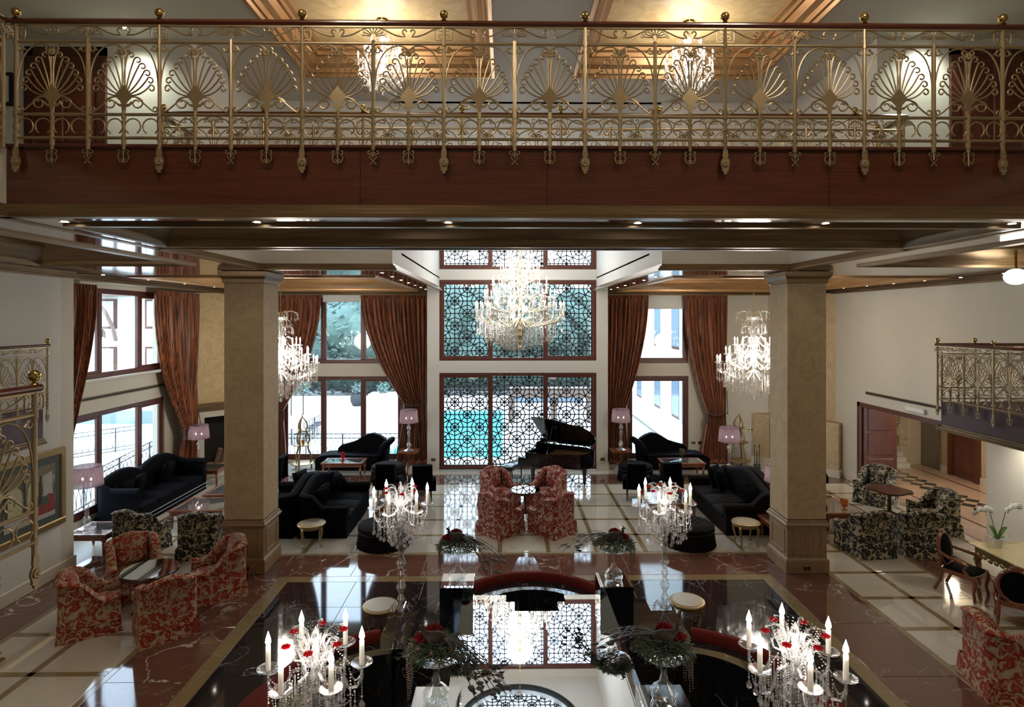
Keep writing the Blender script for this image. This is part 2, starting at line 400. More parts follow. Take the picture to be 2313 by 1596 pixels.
# ---- floor with its inlaid marble pieces
fl = S('floor', MB().box(-10.2, 16, -3, 21, -.2, -.012), K['stone'])
UNIT = {}
def slab(name, x0, x1, y0, y1, m, gap=.004):
    key = (m, round(x1 - x0, 3), round(y1 - y0, 3))
    if key not in UNIT:
        w, d = x1 - x0 - 2 * gap, y1 - y0 - 2 * gap
        UNIT[key] = MB().box(-w / 2, w / 2, -d / 2, d / 2, -.012, 0, .0015).mesh(name, K[m], 0)
    inst(name, UNIT[key], fl, ((x0 + x1) / 2, (y0 + y1) / 2, 0))
bx0, bx1 = CX - 4.55, CX + 4.55
for i in range(7):
    for j in range(9):
        slab('black_marble_tile', bx0 + i * 1.3, bx0 + i * 1.3 + 1.3, 11.2 - .98 * (j + 1), 11.2 - .98 * j, 'blackm')
def frame_band(name, x0, x1, yt, w, m, n, wt=None):
    wt = wt or w; yb = 2.4
    for i in range(n):
        a = x0 + (x1 - x0) * i / n; slab(name, a, a + (x1 - x0) / n, yt, yt + wt, m)
    for s_ in (-1, 1):
        xx = x0 - w if s_ < 0 else x1
        for j in range(n):
            h = (yt + wt - yb) / n; slab(name, xx, xx + w, yb + h * j, yb + h * (j + 1), m)
frame_band('beige_border_strip', bx0, bx1, 11.2, .24, 'beige', 6)
frame_band('red_marble_slab', bx0 - .24, bx1 + .24, 11.44, 1.13, 'redm', 7, 1.0)
frame_band('beige_border_strip', bx0 - 1.37, bx1 + 1.37, 12.44, .1, 'beige', 8)
xs = [.945 + 1.05 * k for k in range(-9, 10)]
ys = [12.54 + 1.045 * k for k in range(6)]
for a, b in zip(xs[:-1], xs[1:]):
    for c, d in zip(ys[:-1], ys[1:]): slab('cream_marble_tile', a + .05, b - .05, c + .05, d - .05, 'cream')
for a in xs: slab('beige_inlay_strip', a - .05, a + .05, ys[0] + .05, ys[-1] - .05, 'beige')
for c in ys[1:]: slab('beige_inlay_strip', xs[0], xs[-1], c - .05, c + .05, 'beige')
def side_field(x0, xm, x1, ytop):
    k = 0; y = ytop
    while y > 3:
        for a, b in ((x0, xm - .05), (xm + .05, x1)): slab('cream_marble_tile', a, b, y - 1.0, y - .05, 'cream')
        slab('beige_inlay_strip', x0, x1, y - .05, y + .05, 'beige'); y -= 1.05
    slab('beige_inlay_strip', xm - .05, xm + .05, y, ytop, 'beige')
side_field(-7.75, -6.67, -5.6, 12.54)
side_field(6.44, 7.3, 8.35, 12.54)
for j in range(8):
    y = 12.49 - 1.2 * (j + 1)
    slab('red_marble_slab', -8.7, -7.85, y, y + 1.2, 'redm'); slab('beige_border_strip', -7.85, -7.75, y, y + 1.2, 'beige')
    slab('red_marble_slab', 8.45, 9.5, y, y + 1.2, 'redm'); slab('beige_border_strip', 8.35, 8.45, y, y + 1.2, 'beige')
    slab('cream_marble_tile', 9.5, 10.7, y, y + 1.2, 'cream')
for i in range(12):
    a = -8.5 + 1.6 * i
    slab('beige_border_strip', a, a + 1.6, 17.76, 17.88, 'beige'); slab('red_marble_slab', a, a + 1.6, 17.88, 18.76, 'redm')
    slab('beige_border_strip', a, a + 1.6, 18.76, 18.9, 'beige'); slab('cream_marble_tile', a, a + 1.6, 18.9, 20.5, 'cream')
for j in range(5): slab('pink_marble_slab', 10.72, 14.4, 12 + 1.9 * j, 13.9 + 1.9 * j, 'clay')
hall = MB()
for x in (11.5, 13.75): hall.box(x, x + .07, 12.5, 20.0, -.002, .002)
hall.box(11.5, 13.82, 19.95, 20.02, -.002, .002); S('brown_inlay_line', hall, K['redm'], fl)
for j in range(16):
    for i in range(2):
        y = 13.2 + j * .4; x = 12.25 + i * .42
        q = MB().prism([(x, y), (x + .21, y + .2), (x + .42, y), (x + .21, y - .2)], -.001, .003)
        S('dark_diamond_inlay', q, K['green_in'], fl)
# ---- walls
S('wall_left', MB().box(-9.0, -8.7, -3, 11.6, 0, 6.3), K['white'])
S('baseboard_left', MB().box(-8.7, -8.66, -3, 11.98, 0, .24, .008), K['stone'])
S('wall_rear', MB().box(-13, 14, -3.3, -3, 0, 9.5), K['wall'])
wl = MB().box(-10.25, -9.9, 11.6, 12.9, 0, 6.4).box(-10.25, -9.9, 17.2, 20.8, 0, 6.4).box(-10.25, -9.9, 12.9, 17.2, 0, .3)
wl.box(-10.25, -9.9, 12.9, 17.2, 2.75, 3.55).box(-10.25, -9.9, 12.9, 17.2, 5.75, 6.4).box(-10.25, -8.7, 11.6, 11.95, 0, 6.4)
S('wall_window_left', wl, K['wall'])
wb = MB().box(-10.25, -7.75, 20.5, 20.8, 0, 6.4).box(-3.55, -2.56, 20.5, 20.8, 0, 6.4).box(-7.75, -3.55, 20.5, 20.8, 0, .1)
wb.box(-7.75, -3.55, 20.5, 20.8, 3.0, 3.45).box(-7.75, -3.55, 20.5, 20.8, 5.74, 6.4)
S('wall_back_left', wb, K['wall'])
wb = MB().box(3.42, 4.3, 20.5, 20.8, 0, 6.4).box(6.45, 11, 20.5, 20.8, 0, 6.4).box(4.3, 6.45, 20.5, 20.8, 0, .1)
wb.box(4.3, 6.45, 20.5, 20.8, 3.0, 3.45).box(4.3, 6.45, 20.5, 20.8, 5.74, 6.4)
S('wall_back_right', wb, K['wall'])
wc = MB().box(-2.56, -2.16, 19.4, 20.8, 0, 9.3).box(3.04, 3.42, 19.4, 20.8, 0, 9.3)
for a, b in ((3.22, 3.62), (6.29, 6.64), (8.95, 9.3)): wc.box(-2.16, 3.04, 19.4, 19.75, a, b)
S('wall_back', wc, K['white'])
S('baseboard_back', MB().box(3.04, 3.45, 19.37, 19.4, 0, .26, .006).box(-2.58, -2.16, 19.37, 19.4, 0, .1), K['stone'])
wr = MB().box(10.7, 11, 17.62, 20.8, 0, 6.4).box(10.7, 11, -3, 12.9, 0, 9.4).box(10.7, 11, 12.9, 17.62, 2.5, 6.4)
S('wall_right', wr, K['wall'])
S('baseboard_right', MB().box(10.66, 10.7, 17.62, 18.2, 0, .26, .006).box(10.66, 10.7, -3, 12.9, 0, .22, .006), K['stone'])
# doorway casing with its open leaf
d1 = S('door_1', MB().box(10.66, 11.03, 17.5, 17.62, 0, 2.5).box(10.66, 11.03, 12.9, 17.62, 2.38, 2.5), K['redlac'])
lf = S('door_leaf', MB().box(10.75, 11.75, 17.42, 17.48, .01, 2.38, .004), K['redlac'], d1)
for z in (.16, .92, 1.66): S('raised_panel', MB().box(10.86, 11.64, 17.40, 17.43, z, z + .66, .02), K['redlac'], lf)
# hall beyond
S('wall_hall', MB().box(14.4, 14.7, 10, 21, 0, 3.2).box(11.0, 14.7, 20.6, 20.9, 0, 2.9).box(13.6, 14.4, 20.05, 20.6, 0, 2.9), plain('hall_wall', (.50, .39, .26), .6))
S('ceiling_hall', MB().box(11.0, 14.7, 11, 21, 2.9, 3.0), K['wall'])
S('baseboard_hall', MB().box(14.36, 14.4, 10, 19.2, 0, .2), K['stone'])
el = S('door_2', MB().box(14.34, 14.42, 19.2, 20.0, 0, 2.3).box(14.30, 14.36, 19.15, 19.2, 0, 2.35), K['steel'])
d3 = S('door_3', MB().box(14.28, 14.42, 17.55, 17.68, 0, 2.45).box(14.28, 14.42, 18.62, 18.75, 0, 2.45).box(14.28, 14.42, 17.55, 18.75, 2.33, 2.45), K['redlac'])
dl = S('door_leaf', MB().box(14.34, 14.40, 17.68, 18.62, .01, 2.33), K['redlac'], d3)
for z in (.2, 1.25): S('raised_panel', MB().box(14.32, 14.36, 17.8, 18.5, z, z + .9, .02), K['redlac'], dl)
S('door_handle', MB().tube([(14.34, 17.78, 1.1), (14.28, 17.78, 1.1), (14.28, 17.9, 1.1)], .012), K['brass'], d3)
st = MB()
for k in range(6): st.box(11.6, 13.6, 19.5 + .18 * k, 20.6, .16 * k, .16 * k + .16)
S('stair_flight', st, K['stone'])
# wall slot diffusers and lit sign box
for i, (nm_, bx) in enumerate((('right', (10.66, 10.7, 12.95, 17.2, 2.78, 2.86)), ('left', (-9.9, -9.86, 13.4, 17.3, 3.06, 3.14)))):
    x0, x1, y0, y1, z0, z1 = bx
    v = MB().box(x0, x1, y0, y1, z0, z0 + .02).box(x0, x1, y0, y1, z1 - .02, z1).box(x0, x1, y0, y0 + .02, z0, z1).box(x0, x1, y1 - .02, y1, z0, z1)
    v = v.ob('air_vent', K['gold_mould'], smooth=0); tag(v, 'long slim air vent slot in the %s' % ('wall above the hall doorway' if i == 0 else 'wall between two left windows'), 'vent')
    xm = (x0 + x1) / 2; MB().box(xm - .012, xm + .012, y0 + .02, y1 - .02, z0 + .03, z1 - .03).ob('vent_slot', K['dark'], v, smooth=0)
tag(MB().box(10.62, 10.7, 14.75, 15.45, 2.58, 2.7, .01).ob('emergency_light', K['plastic'], smooth=0), 'white emergency light box above the wide hall doorway', 'light fitting')
# ---- upper storey
up = MB().box(-13, -4.7, 8.86, 9.16, ZC + .5, 9.4).box(-4.9, -4.7, 9.16, 11.3, ZC + .06, 9.4).box(-4.9, -2.16, 11.3, 11.5, ZC + .06, 9.4).box(-2.36, -2.16, 11.5, 19.4, ZC + .06, 9.4)
S('wall_upper_left', up, K['white'])
up = MB().box(5.54, 14, 8.66, 8.96, ZC + .5, 9.4).box(5.54, 5.74, 8.96, 11.3, ZC + .06, 9.4).box(3.04, 5.74, 11.3, 11.5, ZC + .06, 9.4).box(3.04, 3.24, 11.5, 19.4, ZC + .06, 9.4)
S('wall_upper_right', up, K['white'])
S('wall_gallery_left', MB().box(-13.3, -13, -3, 8.86, 6.4, 9.4), K['white'])
S('wall_gallery_right', MB().box(14, 14.3, -3, 8.66, 6.4, 9.4), K['white'])
gl = MB().box(-13, -4.72, -3, 8.9, 6.42, 6.62).box(-4.86, -4.62, -3, 5.498, ZC + .06, 6.62).box(-4.86, -4.7, 7.86, 8.9, ZC + .06, 6.62)
S('floor_gallery_left', gl, K['wall'])
gr = MB().box(5.56, 14, -3, 8.7, 6.42, 6.62).box(5.54, 5.7, -3, 5.52, ZC + .06, 6.62).box(5.54, 5.7, 7.86, 8.7, ZC + .06, 6.62)
S('floor_gallery_right', gr, K['wall'])
# upper ceiling, two coffers, round skylight
Z9 = 9.18
cl = MB(); Xs = [-13, -3.37, -.21, 1.2, 4.37, 14]
for a, b in ((0, 1), (2, 3), (4, 5)): cl.box(Xs[a], Xs[b], 2.0, 10.08, Z9, Z9 + .25)
cl.box(-13, 14, -3, 2.0, Z9, Z9 + .25).box(-13, 14, 10.08, 11.4, Z9, Z9 + .25)
SK = (.44, 17.1, 1.75); n = 48; sq = []
for i in range(n):
    a = 2 * pi * i / n; c_, s_ = cos(a), sin(a); k = 1 / max(abs(c_) / 2.6, abs(s_) / 2.6); sq.append((SK[0] + c_ * k, SK[1] + s_ * k))
ci = [(SK[0] + SK[2] * cos(2 * pi * i / n), SK[1] + SK[2] * sin(2 * pi * i / n)) for i in range(n)]
vs_ = [(x, y, Z9) for x, y in sq] + [(x, y, Z9) for x, y in ci] + [(x, y, Z9 + .5) for x, y in ci]
cl.add(vs_, [(i, (i + 1) % n, n + (i + 1) % n, n + i) for i in range(n)] + [(n + i, n + (i + 1) % n, 2 * n + (i + 1) % n, 2 * n + i) for i in range(n)])
cl.box(-2.2, 3.08, 11.3, 14.52, Z9, Z9 + .2)
S('ceiling', cl, K['white'])
PROF = [(-.05, 0), (-.05, -.04), (.02, -.05), (.05, 0), (.10, .01), (.13, .08), (.24, .12), (.3, .22), (.36, .22), (.38, .28), (.46, .30), (.48, .36)]
for i, (a, b) in enumerate(((-3.37, -.21), (1.2, 4.37))):
    o = S('ceiling_coffer_%d' % (i + 1), MB().box(a - .1, b + .1, 1.9, 10.2, Z9 + .36, Z9 + .5), K['ceil_gold'])
    ringprof(MB(), a, b, 2.0, 10.08, [(d * .72, Z9 + z) for d, z in PROF]).ob('cornice_moulding', K['copper'], o, smooth=25)
# ---- lower ceilings with coffers
def bay(name, x0, x1, y0, y1, w, top=None, prof=None, gold='gold_mould'):
    mb = MB()
    mb.box(x0, x1, y0, y0 + w, ZC, ZC + .06).box(x0, x1, y1 - w, y1, ZC, ZC + .06).box(x0, x0 + w, y0 + w, y1 - w, ZC, ZC + .06).box(x1 - w, x1, y0 + w, y1 - w, ZC, ZC + .06)
    o = S(name, mb, K['soffit'])
    ringprof(MB(), x0 + w, x1 - w, y0 + w, y1 - w, [(-.05, ZC), (-.05, ZC - .03), (.03, ZC - .04), (.06, ZC), (.07, ZC + .05), (.2, ZC + .12), (.3, ZC + .24), (.36, ZC + .25), (.37, ZC + .32), (.45, ZC + .34), (.46, ZC + .4)]).ob('cove_moulding', K[gold], o, smooth=25)
    MB().box(x0, x1, y0, y1, ZC + .4, ZC + .44).ob('coffer_panel', top or K['wall'], o, smooth=0)
    return o
bay('ceiling_bay_left', -8.7, -4.7, -3, 10.9, .7)
bay('ceiling_bay_right', 5.54, 10.7, -3, 10.9, .7)
bl = bay('ceiling_bay_back_left', -9.0, -2.16, 12.3, 20.1, .75, K['ceil_gold'], gold='copper')
br = bay('ceiling_bay_back_right', 3.04, 10.7, 12.3, 20.5, .75, K['ceil_gold'], gold='copper')
S('ceiling_beam_left', MB().box(-8.7, -4.7, 10.9, 12.3, ZC, ZC + .08).box(-4.7, -2.16, 11.3, 12.3, ZC, ZC + .08).box(-9.9, -8.7, 11.95, 20.5, ZC + .25, ZC + .3).box(-9.0, -2.2, 20.1, 20.5, ZC + .25, ZC + .3), K['soffit'])
S('ceiling_beam_right', MB().box(5.54, 10.7, 10.9, 12.3, ZC, ZC + .08).box(3.04, 5.54, 11.3, 12.3, ZC, ZC + .08), K['soffit'])
# thin square grid seen inside the rear coffers
for o, x0, x1 in ((bl, -7.6, -3.4), (br, 4.3, 9.5)):
    for k in range(5):
        x = x0 + (x1 - x0) * k / 4; MB().box(x - .03, x + .03, 13.6, 19.0, ZC + .36, ZC + .4).ob('coffer_rib', K['gold_mould'], o, smooth=0)
# cornices on the edges of the void: profile swept along straight runs
def run(name, p0, p1, nx, ny, z, parent=None, m='gold_mould', s=1.0):
    pr = [(0, .12), (.03, .12), (.035, .085), (.07, .075), (.075, .04), (.1, .03), (.1, -.01), (0, -.01)]
    vs = [(p[0] + nx * d * s, p[1] + ny * d * s, z + h * s) for p in (p0, p1) for d, h in pr]; n = len(pr)
    mb = MB().add(vs, [(i, (i + 1) % n, n + (i + 1) % n, n + i) for i in range(n)] + [tuple(range(n))[::-1], tuple(range(n, 2 * n))])
    o = mb.ob(name, K[m], parent, smooth=25)
    return o if parent else struct(o)
tn = 0
for p0, p1, nx, ny, z in (((-4.7, 5.5), (-4.7, 11.3), 1, 0, ZC), ((-4.62, -3), (-4.62, 5.5), 1, 0, ZC), ((5.54, -3), (5.54, 11.3), -1, 0, ZC), ((-4.8, 11.3), (-2.16, 11.3), 0, -1, ZC), ((3.04, 11.3), (5.64, 11.3), 0, -1, ZC),
                          ((-2.16, 11.2), (-2.16, 19.4), 1, 0, ZC), ((3.04, 11.2), (3.04, 19.4), -1, 0, ZC), ((-8.7, -3), (-8.7, 12.0), 1, 0, ZC - .12), ((10.7, -3), (10.7, 20.5), -1, 0, ZC - .12),
                          ((-9.0, 12.0), (-9.0, 20.2), 1, 0, ZC - .12), ((-9.0, 20.1), (-2.5, 20.1), 0, -1, ZC - .12), ((3.4, 20.1), (10.7, 20.1), 0, -1, ZC - .12)):
    tn += 1; run('trim_%d' % tn, p0, p1, nx, ny, z)
# ---- columns
def column(name, cx, cy_, label):
    h = .385
    o = struct(MB().bc(cx, cy_, 3.5, 2 * h, 2 * h, 4.9, .01).ob(name, K['stucco'], smooth=0), label)
    pl = MB().bc(cx, cy_, .12, .86, .86, .24, .01); ringprof(pl, cx - .43, cx + .43, cy_ - .43, cy_ + .43, [(0, .24), (.01, .27), (.035, .29), (.04, .3)]); pl.ob('base_plinth', K['dado'], o, smooth=30)
    MB().bc(cx, cy_, .6, .78, .78, .66).ob('dado', K['dado'], o, smooth=0)
    cap = MB(); ringprof(cap, cx - .39, cx + .39, cy_ - .39, cy_ + .39, [(0, .9), (-.03, .91), (-.05, .94), (-.05, .96), (-.02, .99), (-.02, 1.02), (.01, 1.04)]); cap.ob('dado_rail', K['dado'], o, smooth=30)
    ct = MB(); ringprof(ct, cx - h, cx + h, cy_ - h, cy_ + h, [(0, 5.7), (-.02, 5.71), (-.03, 5.78), (-.08, 5.84), (-.09, 5.93), (0, 5.94)]); ct.ob('capital_moulding', K['gold_mould'], o, smooth=30)
    for dx, dy, ax in ((0, -1, 'y'), (0, 1, 'y'), (1, 0, 'x'), (-1, 0, 'x')):
        f = MB(); t_ = [(.0, .0), (.035, .02), (.045, .0)]
        for (u0, u1, z0, z1) in ((-.29, .29, .37, .40), (-.29, .29, .80, .83), (-.29, -.26, .37, .83), (.26, .29, .37, .83)):
            if ax == 'y': f.box(cx + u0, cx + u1, cy_ + dy * .39 - .012, cy_ + dy * .39 + .012, z0, z1, .006)
            else: f.box(cx + dx * .39 - .012, cx + dx * .39 + .012, cy_ + u0, cy_ + u1, z0, z1, .006)
        f.ob('panel_moulding', K['dado'], o, smooth=0)
    return o
column('column', -5.13, 11.98, 'left ochre stucco column on panelled gilt oak base')
column('column', 5.95, 11.86, 'right ochre stucco column on panelled gilt oak base')
# ---- bridge
bzf = S('floor_bridge', MB().box(-4.7, 5.54, 5.56, 7.82, 6.4, 6.6), K['wall'])
seg = [-4.62, -1.35, .4, 3.06, 5.54]
for a, b in zip(seg[:-1], seg[1:]):
    S('fascia_panel', MB().box(a + .002, b - .002, 5.5, 5.56, ZC + .06, 6.6), K['mahog'], bzf)
    S('fascia_panel', MB().box(a + .002, b - .002, 7.82, 7.88, ZC + .06, 6.6), K['mahog'], bzf)
S('nosing', MB().box(-4.62, 5.54, 5.47, 5.6, 6.585, 6.62, .008).box(-4.7, 5.54, 7.78, 7.9, 6.585, 6.62, .008), K['mahog'], bzf)
bb = MB(); bb.box(-4.7, 5.54, 5.5, 5.88, ZC, ZC + .06).box(-4.7, 5.54, 7.5, 7.88, ZC, ZC + .06).box(-4.7, -4.3, 5.88, 7.5, ZC, ZC + .06).box(5.14, 5.54, 5.88, 7.5, ZC, ZC + .06)
S('soffit_frame', bb, K['soffit'], bzf)
ringprof(MB(), -4.3, 5.14, 5.88, 7.5, [(-.05, ZC), (-.05, ZC - .03), (.03, ZC - .03), (.05, ZC), (.06, ZC + .06), (.18, ZC + .12), (.26, ZC + .22), (.32, ZC + .23), (.33, ZC + .3)]).ob('cove_moulding', K['gold_mould'], bzf, smooth=25)
S('coffer_panel', MB().box(-4.3, 5.14, 5.9, 7.5, ZC + .3, ZC + .34), K['wall'], bzf)
run('cornice', (-4.64, 5.5), (5.54, 5.5), 0, -1, ZC, bzf); run('cornice', (-4.7, 7.88), (5.54, 7.88), 0, 1, ZC, bzf)
# ---- landings
ld = S('floor_landing_right', MB().box(8.56, 10.7, 4, 11.4, 2.9, 3.38), K['plum'])
run('cornice', (8.56, 4), (8.56, 11.4), -1, 0, 2.84, ld, s=.8); run('cornice', (8.5, 11.4), (10.7, 11.4), 0, 1, 2.84, ld, s=.8)
S('underside', MB().box(8.56, 10.7, 4, 11.4, 2.82, 2.9), K['wall'], ld)
ld2 = S('floor_landing_left', MB().box(-8.7, -8.34, 4, 10.7, 2.84, 3.4), K['plum'])
run('cornice', (-8.34, 4), (-8.34, 10.7), 1, 0, 2.76, ld2, s=.8)
ld3 = S('floor_landing_near', MB().box(-6.5, -3.31, 2.0, 3.84, 2.86, 3.4), K['mahog'])
run('cornice', (-3.31, 2), (-3.31, 3.84), 1, 0, 2.78, ld3, s=.8)
# ---- upper doors and picture
def upper_door(name, x0, x1, y):
    d = S(name, MB().box(x0, x0 + .13, y - .05, y + .02, 6.62, 9.05).box(x1 - .13, x1, y - .05, y + .02, 6.62, 9.05).box(x0, x1, y - .05, y + .02, 8.92, 9.05), K['furn_dark'])
    l_ = S('door_leaf', MB().box(x0 + .13, x1 - .13, y - .03, y + .0, 6.63, 8.92), K['mahog'], d)
    xm = (x0 + x1) / 2
    for a, b in ((x0 + .2, xm - .03), (xm + .03, x1 - .2)):
        for z0, z1 in ((6.75, 7.55), (7.65, 8.8)): S('raised_panel', MB().box(a, b, y - .045, y - .02, z0, z1, .015), K['mahog'], l_)
    MB().sph((x1 - .3, y - .09, 7.3), .035).tube([(x1 - .3, y - .09, 7.3), (x1 - .3, y - .03, 7.3)], .012).ob('door_knob', K['brass'], d)
upper_door('door_4', -7.15, -5.95, 8.86); upper_door('door_5', 6.62, 7.85, 8.66)
pf = MB().box(-8.0, -7.32, 8.80, 8.86, 8.62, 8.66).box(-8.0, -7.32, 8.80, 8.86, 8.18, 8.22).box(-8.0, -7.96, 8.80, 8.86, 8.22, 8.62).box(-7.36, -7.32, 8.80, 8.86, 8.22, 8.62).ob('picture_frame', K['dark'], smooth=0)
tag(pf, 'small dark framed print on upper gallery wall beside the left door', 'picture')
MB().box(-7.97, -7.35, 8.83, 8.86, 8.2, 8.64).ob('mount', K['plastic'], pf, smooth=0)
# ---- windows
GR = .413
def lattice(x0, x1, z0, z1, y, ox, oz):
    mb = MB(); w = .0165; d = .012; B = .285; S1 = .147; segs = []
    def sg(a, b): segs.append((a, b))
    i0 = int((x0 - ox) / GR) - 2; i1 = int((x1 - ox) / GR) + 2; j0 = int((z0 - oz) / GR) - 2; j1 = int((z1 - oz) / GR) + 2
    for i in range(i0, i1 + 1): sg((ox + i * GR, z0), (ox + i * GR, z1))
    for j in range(j0, j1 + 1): sg((x0, oz + j * GR), (x1, oz + j * GR))
    for i in range(i0, i1 + 1):
        for j in range(j0, j1 + 1):
            if (i + j) % 2: continue
            c = (ox + i * GR, oz + j * GR)
            P = [(c[0] + B * cos(k * pi / 4), c[1] + B * sin(k * pi / 4)) for k in range(8)]
            Q = [(c[0] + S1 * cos(k * pi / 4), c[1] + S1 * sin(k * pi / 4)) for k in range(8)]
            for k in range(8):
                sg(P[k], P[(k + 1) % 8]); sg(Q[k], Q[(k + 1) % 8])
                if k % 2: sg(c, P[k])
    for (a, b) in segs:
        t0, t1 = 0.0, 1.0; dx, dz = b[0] - a[0], b[1] - a[1]; ok = True
        for p, q in ((-dx, a[0] - x0), (dx, x1 - a[0]), (-dz, a[1] - z0), (dz, z1 - a[1])):
            if abs(p) < 1e-9:
                if q < 0: ok = False
                continue
            r = q / p
            if p < 0: t0 = max(t0, r)
            else: t1 = min(t1, r)
        if not ok or t1 - t0 < 1e-3: continue
        A = (a[0] + dx * t0, a[1] + dz * t0); Bp = (a[0] + dx * t1, a[1] + dz * t1)
        l_ = math.hypot(Bp[0] - A[0], Bp[1] - A[1]); nx, nz = -(Bp[1] - A[1]) / l_ * w, (Bp[0] - A[0]) / l_ * w
        mb.prism([(A[0] + nx, A[1] + nz), (A[0] - nx, A[1] - nz), (Bp[0] - nx, Bp[1] - nz), (Bp[0] + nx, Bp[1] + nz)], y - d, y + d, 'y')
    return mb
wn = 0
def window(x0, x1, z0, z1, mull, y, fw=.09, lat=None, handle=None, side=False, depth=.12):
    global wn; wn += 1; M_ = Matrix.Rotation(pi / 2, 4, 'Z') if side else None
    def put(mb, name, m, par, sm=0):
        if side:
            for i, (a, b, c) in enumerate(mb.v): mb.v[i] = (-b, a, c)
        return S(name, mb, m, par, sm)
    fr = MB().box(x0, x1, y, y + depth, z1 - fw, z1, .012).box(x0, x1, y, y + depth, z0, z0 + fw, .012)
    for a in [x0] + [m_ - fw / 2 for m_ in mull] + [x1 - fw]: fr.box(a, a + fw, y + .01, y + depth - .01, z0 + fw, z1 - fw, .01)
    o = put(fr, 'window_%d' % wn, K['red_wood'], None)
    e = [x0 + fw / 2] + list(mull) + [x1 - fw / 2]
    for i, (a, b) in enumerate(zip(e[:-1], e[1:])):
        a += fw / 2; b -= fw / 2; ss = .055
        if i % 2 == 0: # sliding sash
            put(MB().box(a, b, y + .02, y + .07, z0 + fw, z0 + fw + ss).box(a, b, y + .02, y + .07, z1 - fw - ss, z1 - fw).box(a, a + ss, y + .02, y + .07, z0 + fw + ss, z1 - fw - ss).box(b - ss, b, y + .02, y + .07, z0 + fw + ss, z1 - fw - ss), 'sash', K['red_wood'], o)
            a += ss; b -= ss; q0, q1 = z0 + fw + ss, z1 - fw - ss
        else: q0, q1 = z0 + fw, z1 - fw
        put(MB().box(a, b, y + .05, y + .056, q0, q1), 'pane', K['pane'], o)
        if lat: put(lattice(a, b, q0, q1, y + .1, lat[0], lat[1]), 'lattice_screen', K['black_lattice'], o)
    if handle is not None:
        put(MB().box(handle - .015, handle + .015, y - .015, y + .01, (z0 + z1) / 2 - .1, (z0 + z1) / 2 + .1, .004).tube([(handle, y - .04, (z0 + z1) / 2 + .05), (handle, y - .05, (z0 + z1) / 2 - .12)], .012), 'window_handle', K['brass'], o)
    return o
mu = (-2.16 + 5.2 / 3 - .02, -2.16 + 10.4 / 3 + .02)
window(-2.16, 3.04, .02, 3.22, mu, 19.42, .1, (-.007, .584))
window(-2.16, 3.04, 3.62, 6.29, mu, 19.42, .1, (-.007, 3.943))
window(-2.16, 3.04, 6.64, 8.95, mu, 19.42, .1, (-.007, 7.25))
for z0, z1 in ((.1, 3.0), (3.45, 5.74)):
    window(-7.75, -3.55, z0, z1, (-6.3, -4.97), 20.55, .13, handle=-6.22 if z0 > 1 else None)
    window(4.3, 6.45, z0, z1, (), 20.55, .13)
for z0, z1 in ((.3, 2.75), (3.55, 5.75)):
    window(12.9, 17.2, z0, z1, (14.55, 16.1), 9.93, .13, handle=14.62 if z0 > 1 else None, side=True)
S('trim_20', MB().box(-9.9, -9.72, 12.9, 17.2, 3.5, 3.56, .006), K['stone'])
# roller blinds at the heads of the rear side windows
for x0, x1, z, l_ in ((-6.3, -4.9, 5.60, 'left'), (4.4, 6.4, 5.36, 'right')):
    tag(MB().box(x0, x1, 20.40, 20.43, z, 5.92).tube([(x0, 20.41, z), (x1, 20.41, z)], .018).ob('roller_blind', K['plastic'], smooth=30), 'white roller blind half lowered over the %s rear window top' % l_, 'blind')
# skylight glazing and lattice
sk = S('window_skylight', MB().lathe([(SK[2] + .08, Z9 + .02), (SK[2] + .08, Z9 - .05), (SK[2] - .04, Z9 - .05), (SK[2] - .04, Z9 + .06), (SK[2] + .08, Z9 + .02)], 48, (SK[0], SK[1], 0)), K['dark'])
S('pane', MB().lathe([(.001, Z9 + .42), (SK[2], Z9 + .42)], 48, (SK[0], SK[1], 0), cap=False), K['pane'], sk)
lm = lattice(-SK[2], SK[2], -SK[2], SK[2], 0, 0, 0); lv = []
for (x, y, z) in lm.v: lv.append((SK[0] + x, SK[1] + z, Z9 + .25 + y))
lm.v = lv; S('lattice_screen', lm, K['black_lattice'], sk)
# ---- corner fireplaces
def _unused(name, label, base, breast, zb, mant):
    o = thing(name, label, 'fireplace')
    MB().prism(breast, 0, ZC).ob('chimney_breast', K['stucco_gold'], o, smooth=0)
    return o
fL = thing('fireplace', 'golden stucco corner fireplace behind left column with sooty hearth and logs', 'fireplace')
MB().prism([(-9.9, 18.66), (-8.2, 20.36), (-8.2, 20.5), (-9.9, 20.5)], 2.3, ZC - .1).ob('chimney_breast', K['stucco_gold'], fL, smooth=0)
def along(p, q, a, b, n0, n1):
    dx, dy = q[0] - p[0], q[1] - p[1]; l_ = math.hypot(dx, dy); dx /= l_; dy /= l_; nx, ny = dy, -dx
    return [(p[0] + dx * a + nx * n0, p[1] + dy * a + ny * n0), (p[0] + dx * b + nx * n0, p[1] + dy * b + ny * n0), (p[0] + dx * b + nx * n1, p[1] + dy * b + ny * n1), (p[0] + dx * a + nx * n1, p[1] + dy * a + ny * n1)]
P_, Q_ = (-9.9, 18.66), (-8.2, 20.36)
for a, b, z0, z1 in ((0, .35, .25, 2.05), (2.0, 2.4, .25, 2.05), (.35, 2.0, 1.85, 2.05)): MB().prism(along(P_, Q_, a, b, -.5, .1), z0, z1).ob('surround', K['stone'], fL, smooth=0)
MB().prism(along(P_, Q_, -.05, 2.45, -.1, .22), 2.2, 2.3).prism(along(P_, Q_, 0, 2.4, -.1, .16), 2.12, 2.2).prism(along(P_, Q_, 0, 2.4, -.1, .12), 2.04, 2.12).ob('mantel', K['gold_mould'], fL, smooth=0)
MB().prism(along(P_, Q_, .35, 2.0, -.6, -.55), .25, 1.9).ob('fireback', K['dark'], fL, smooth=0)
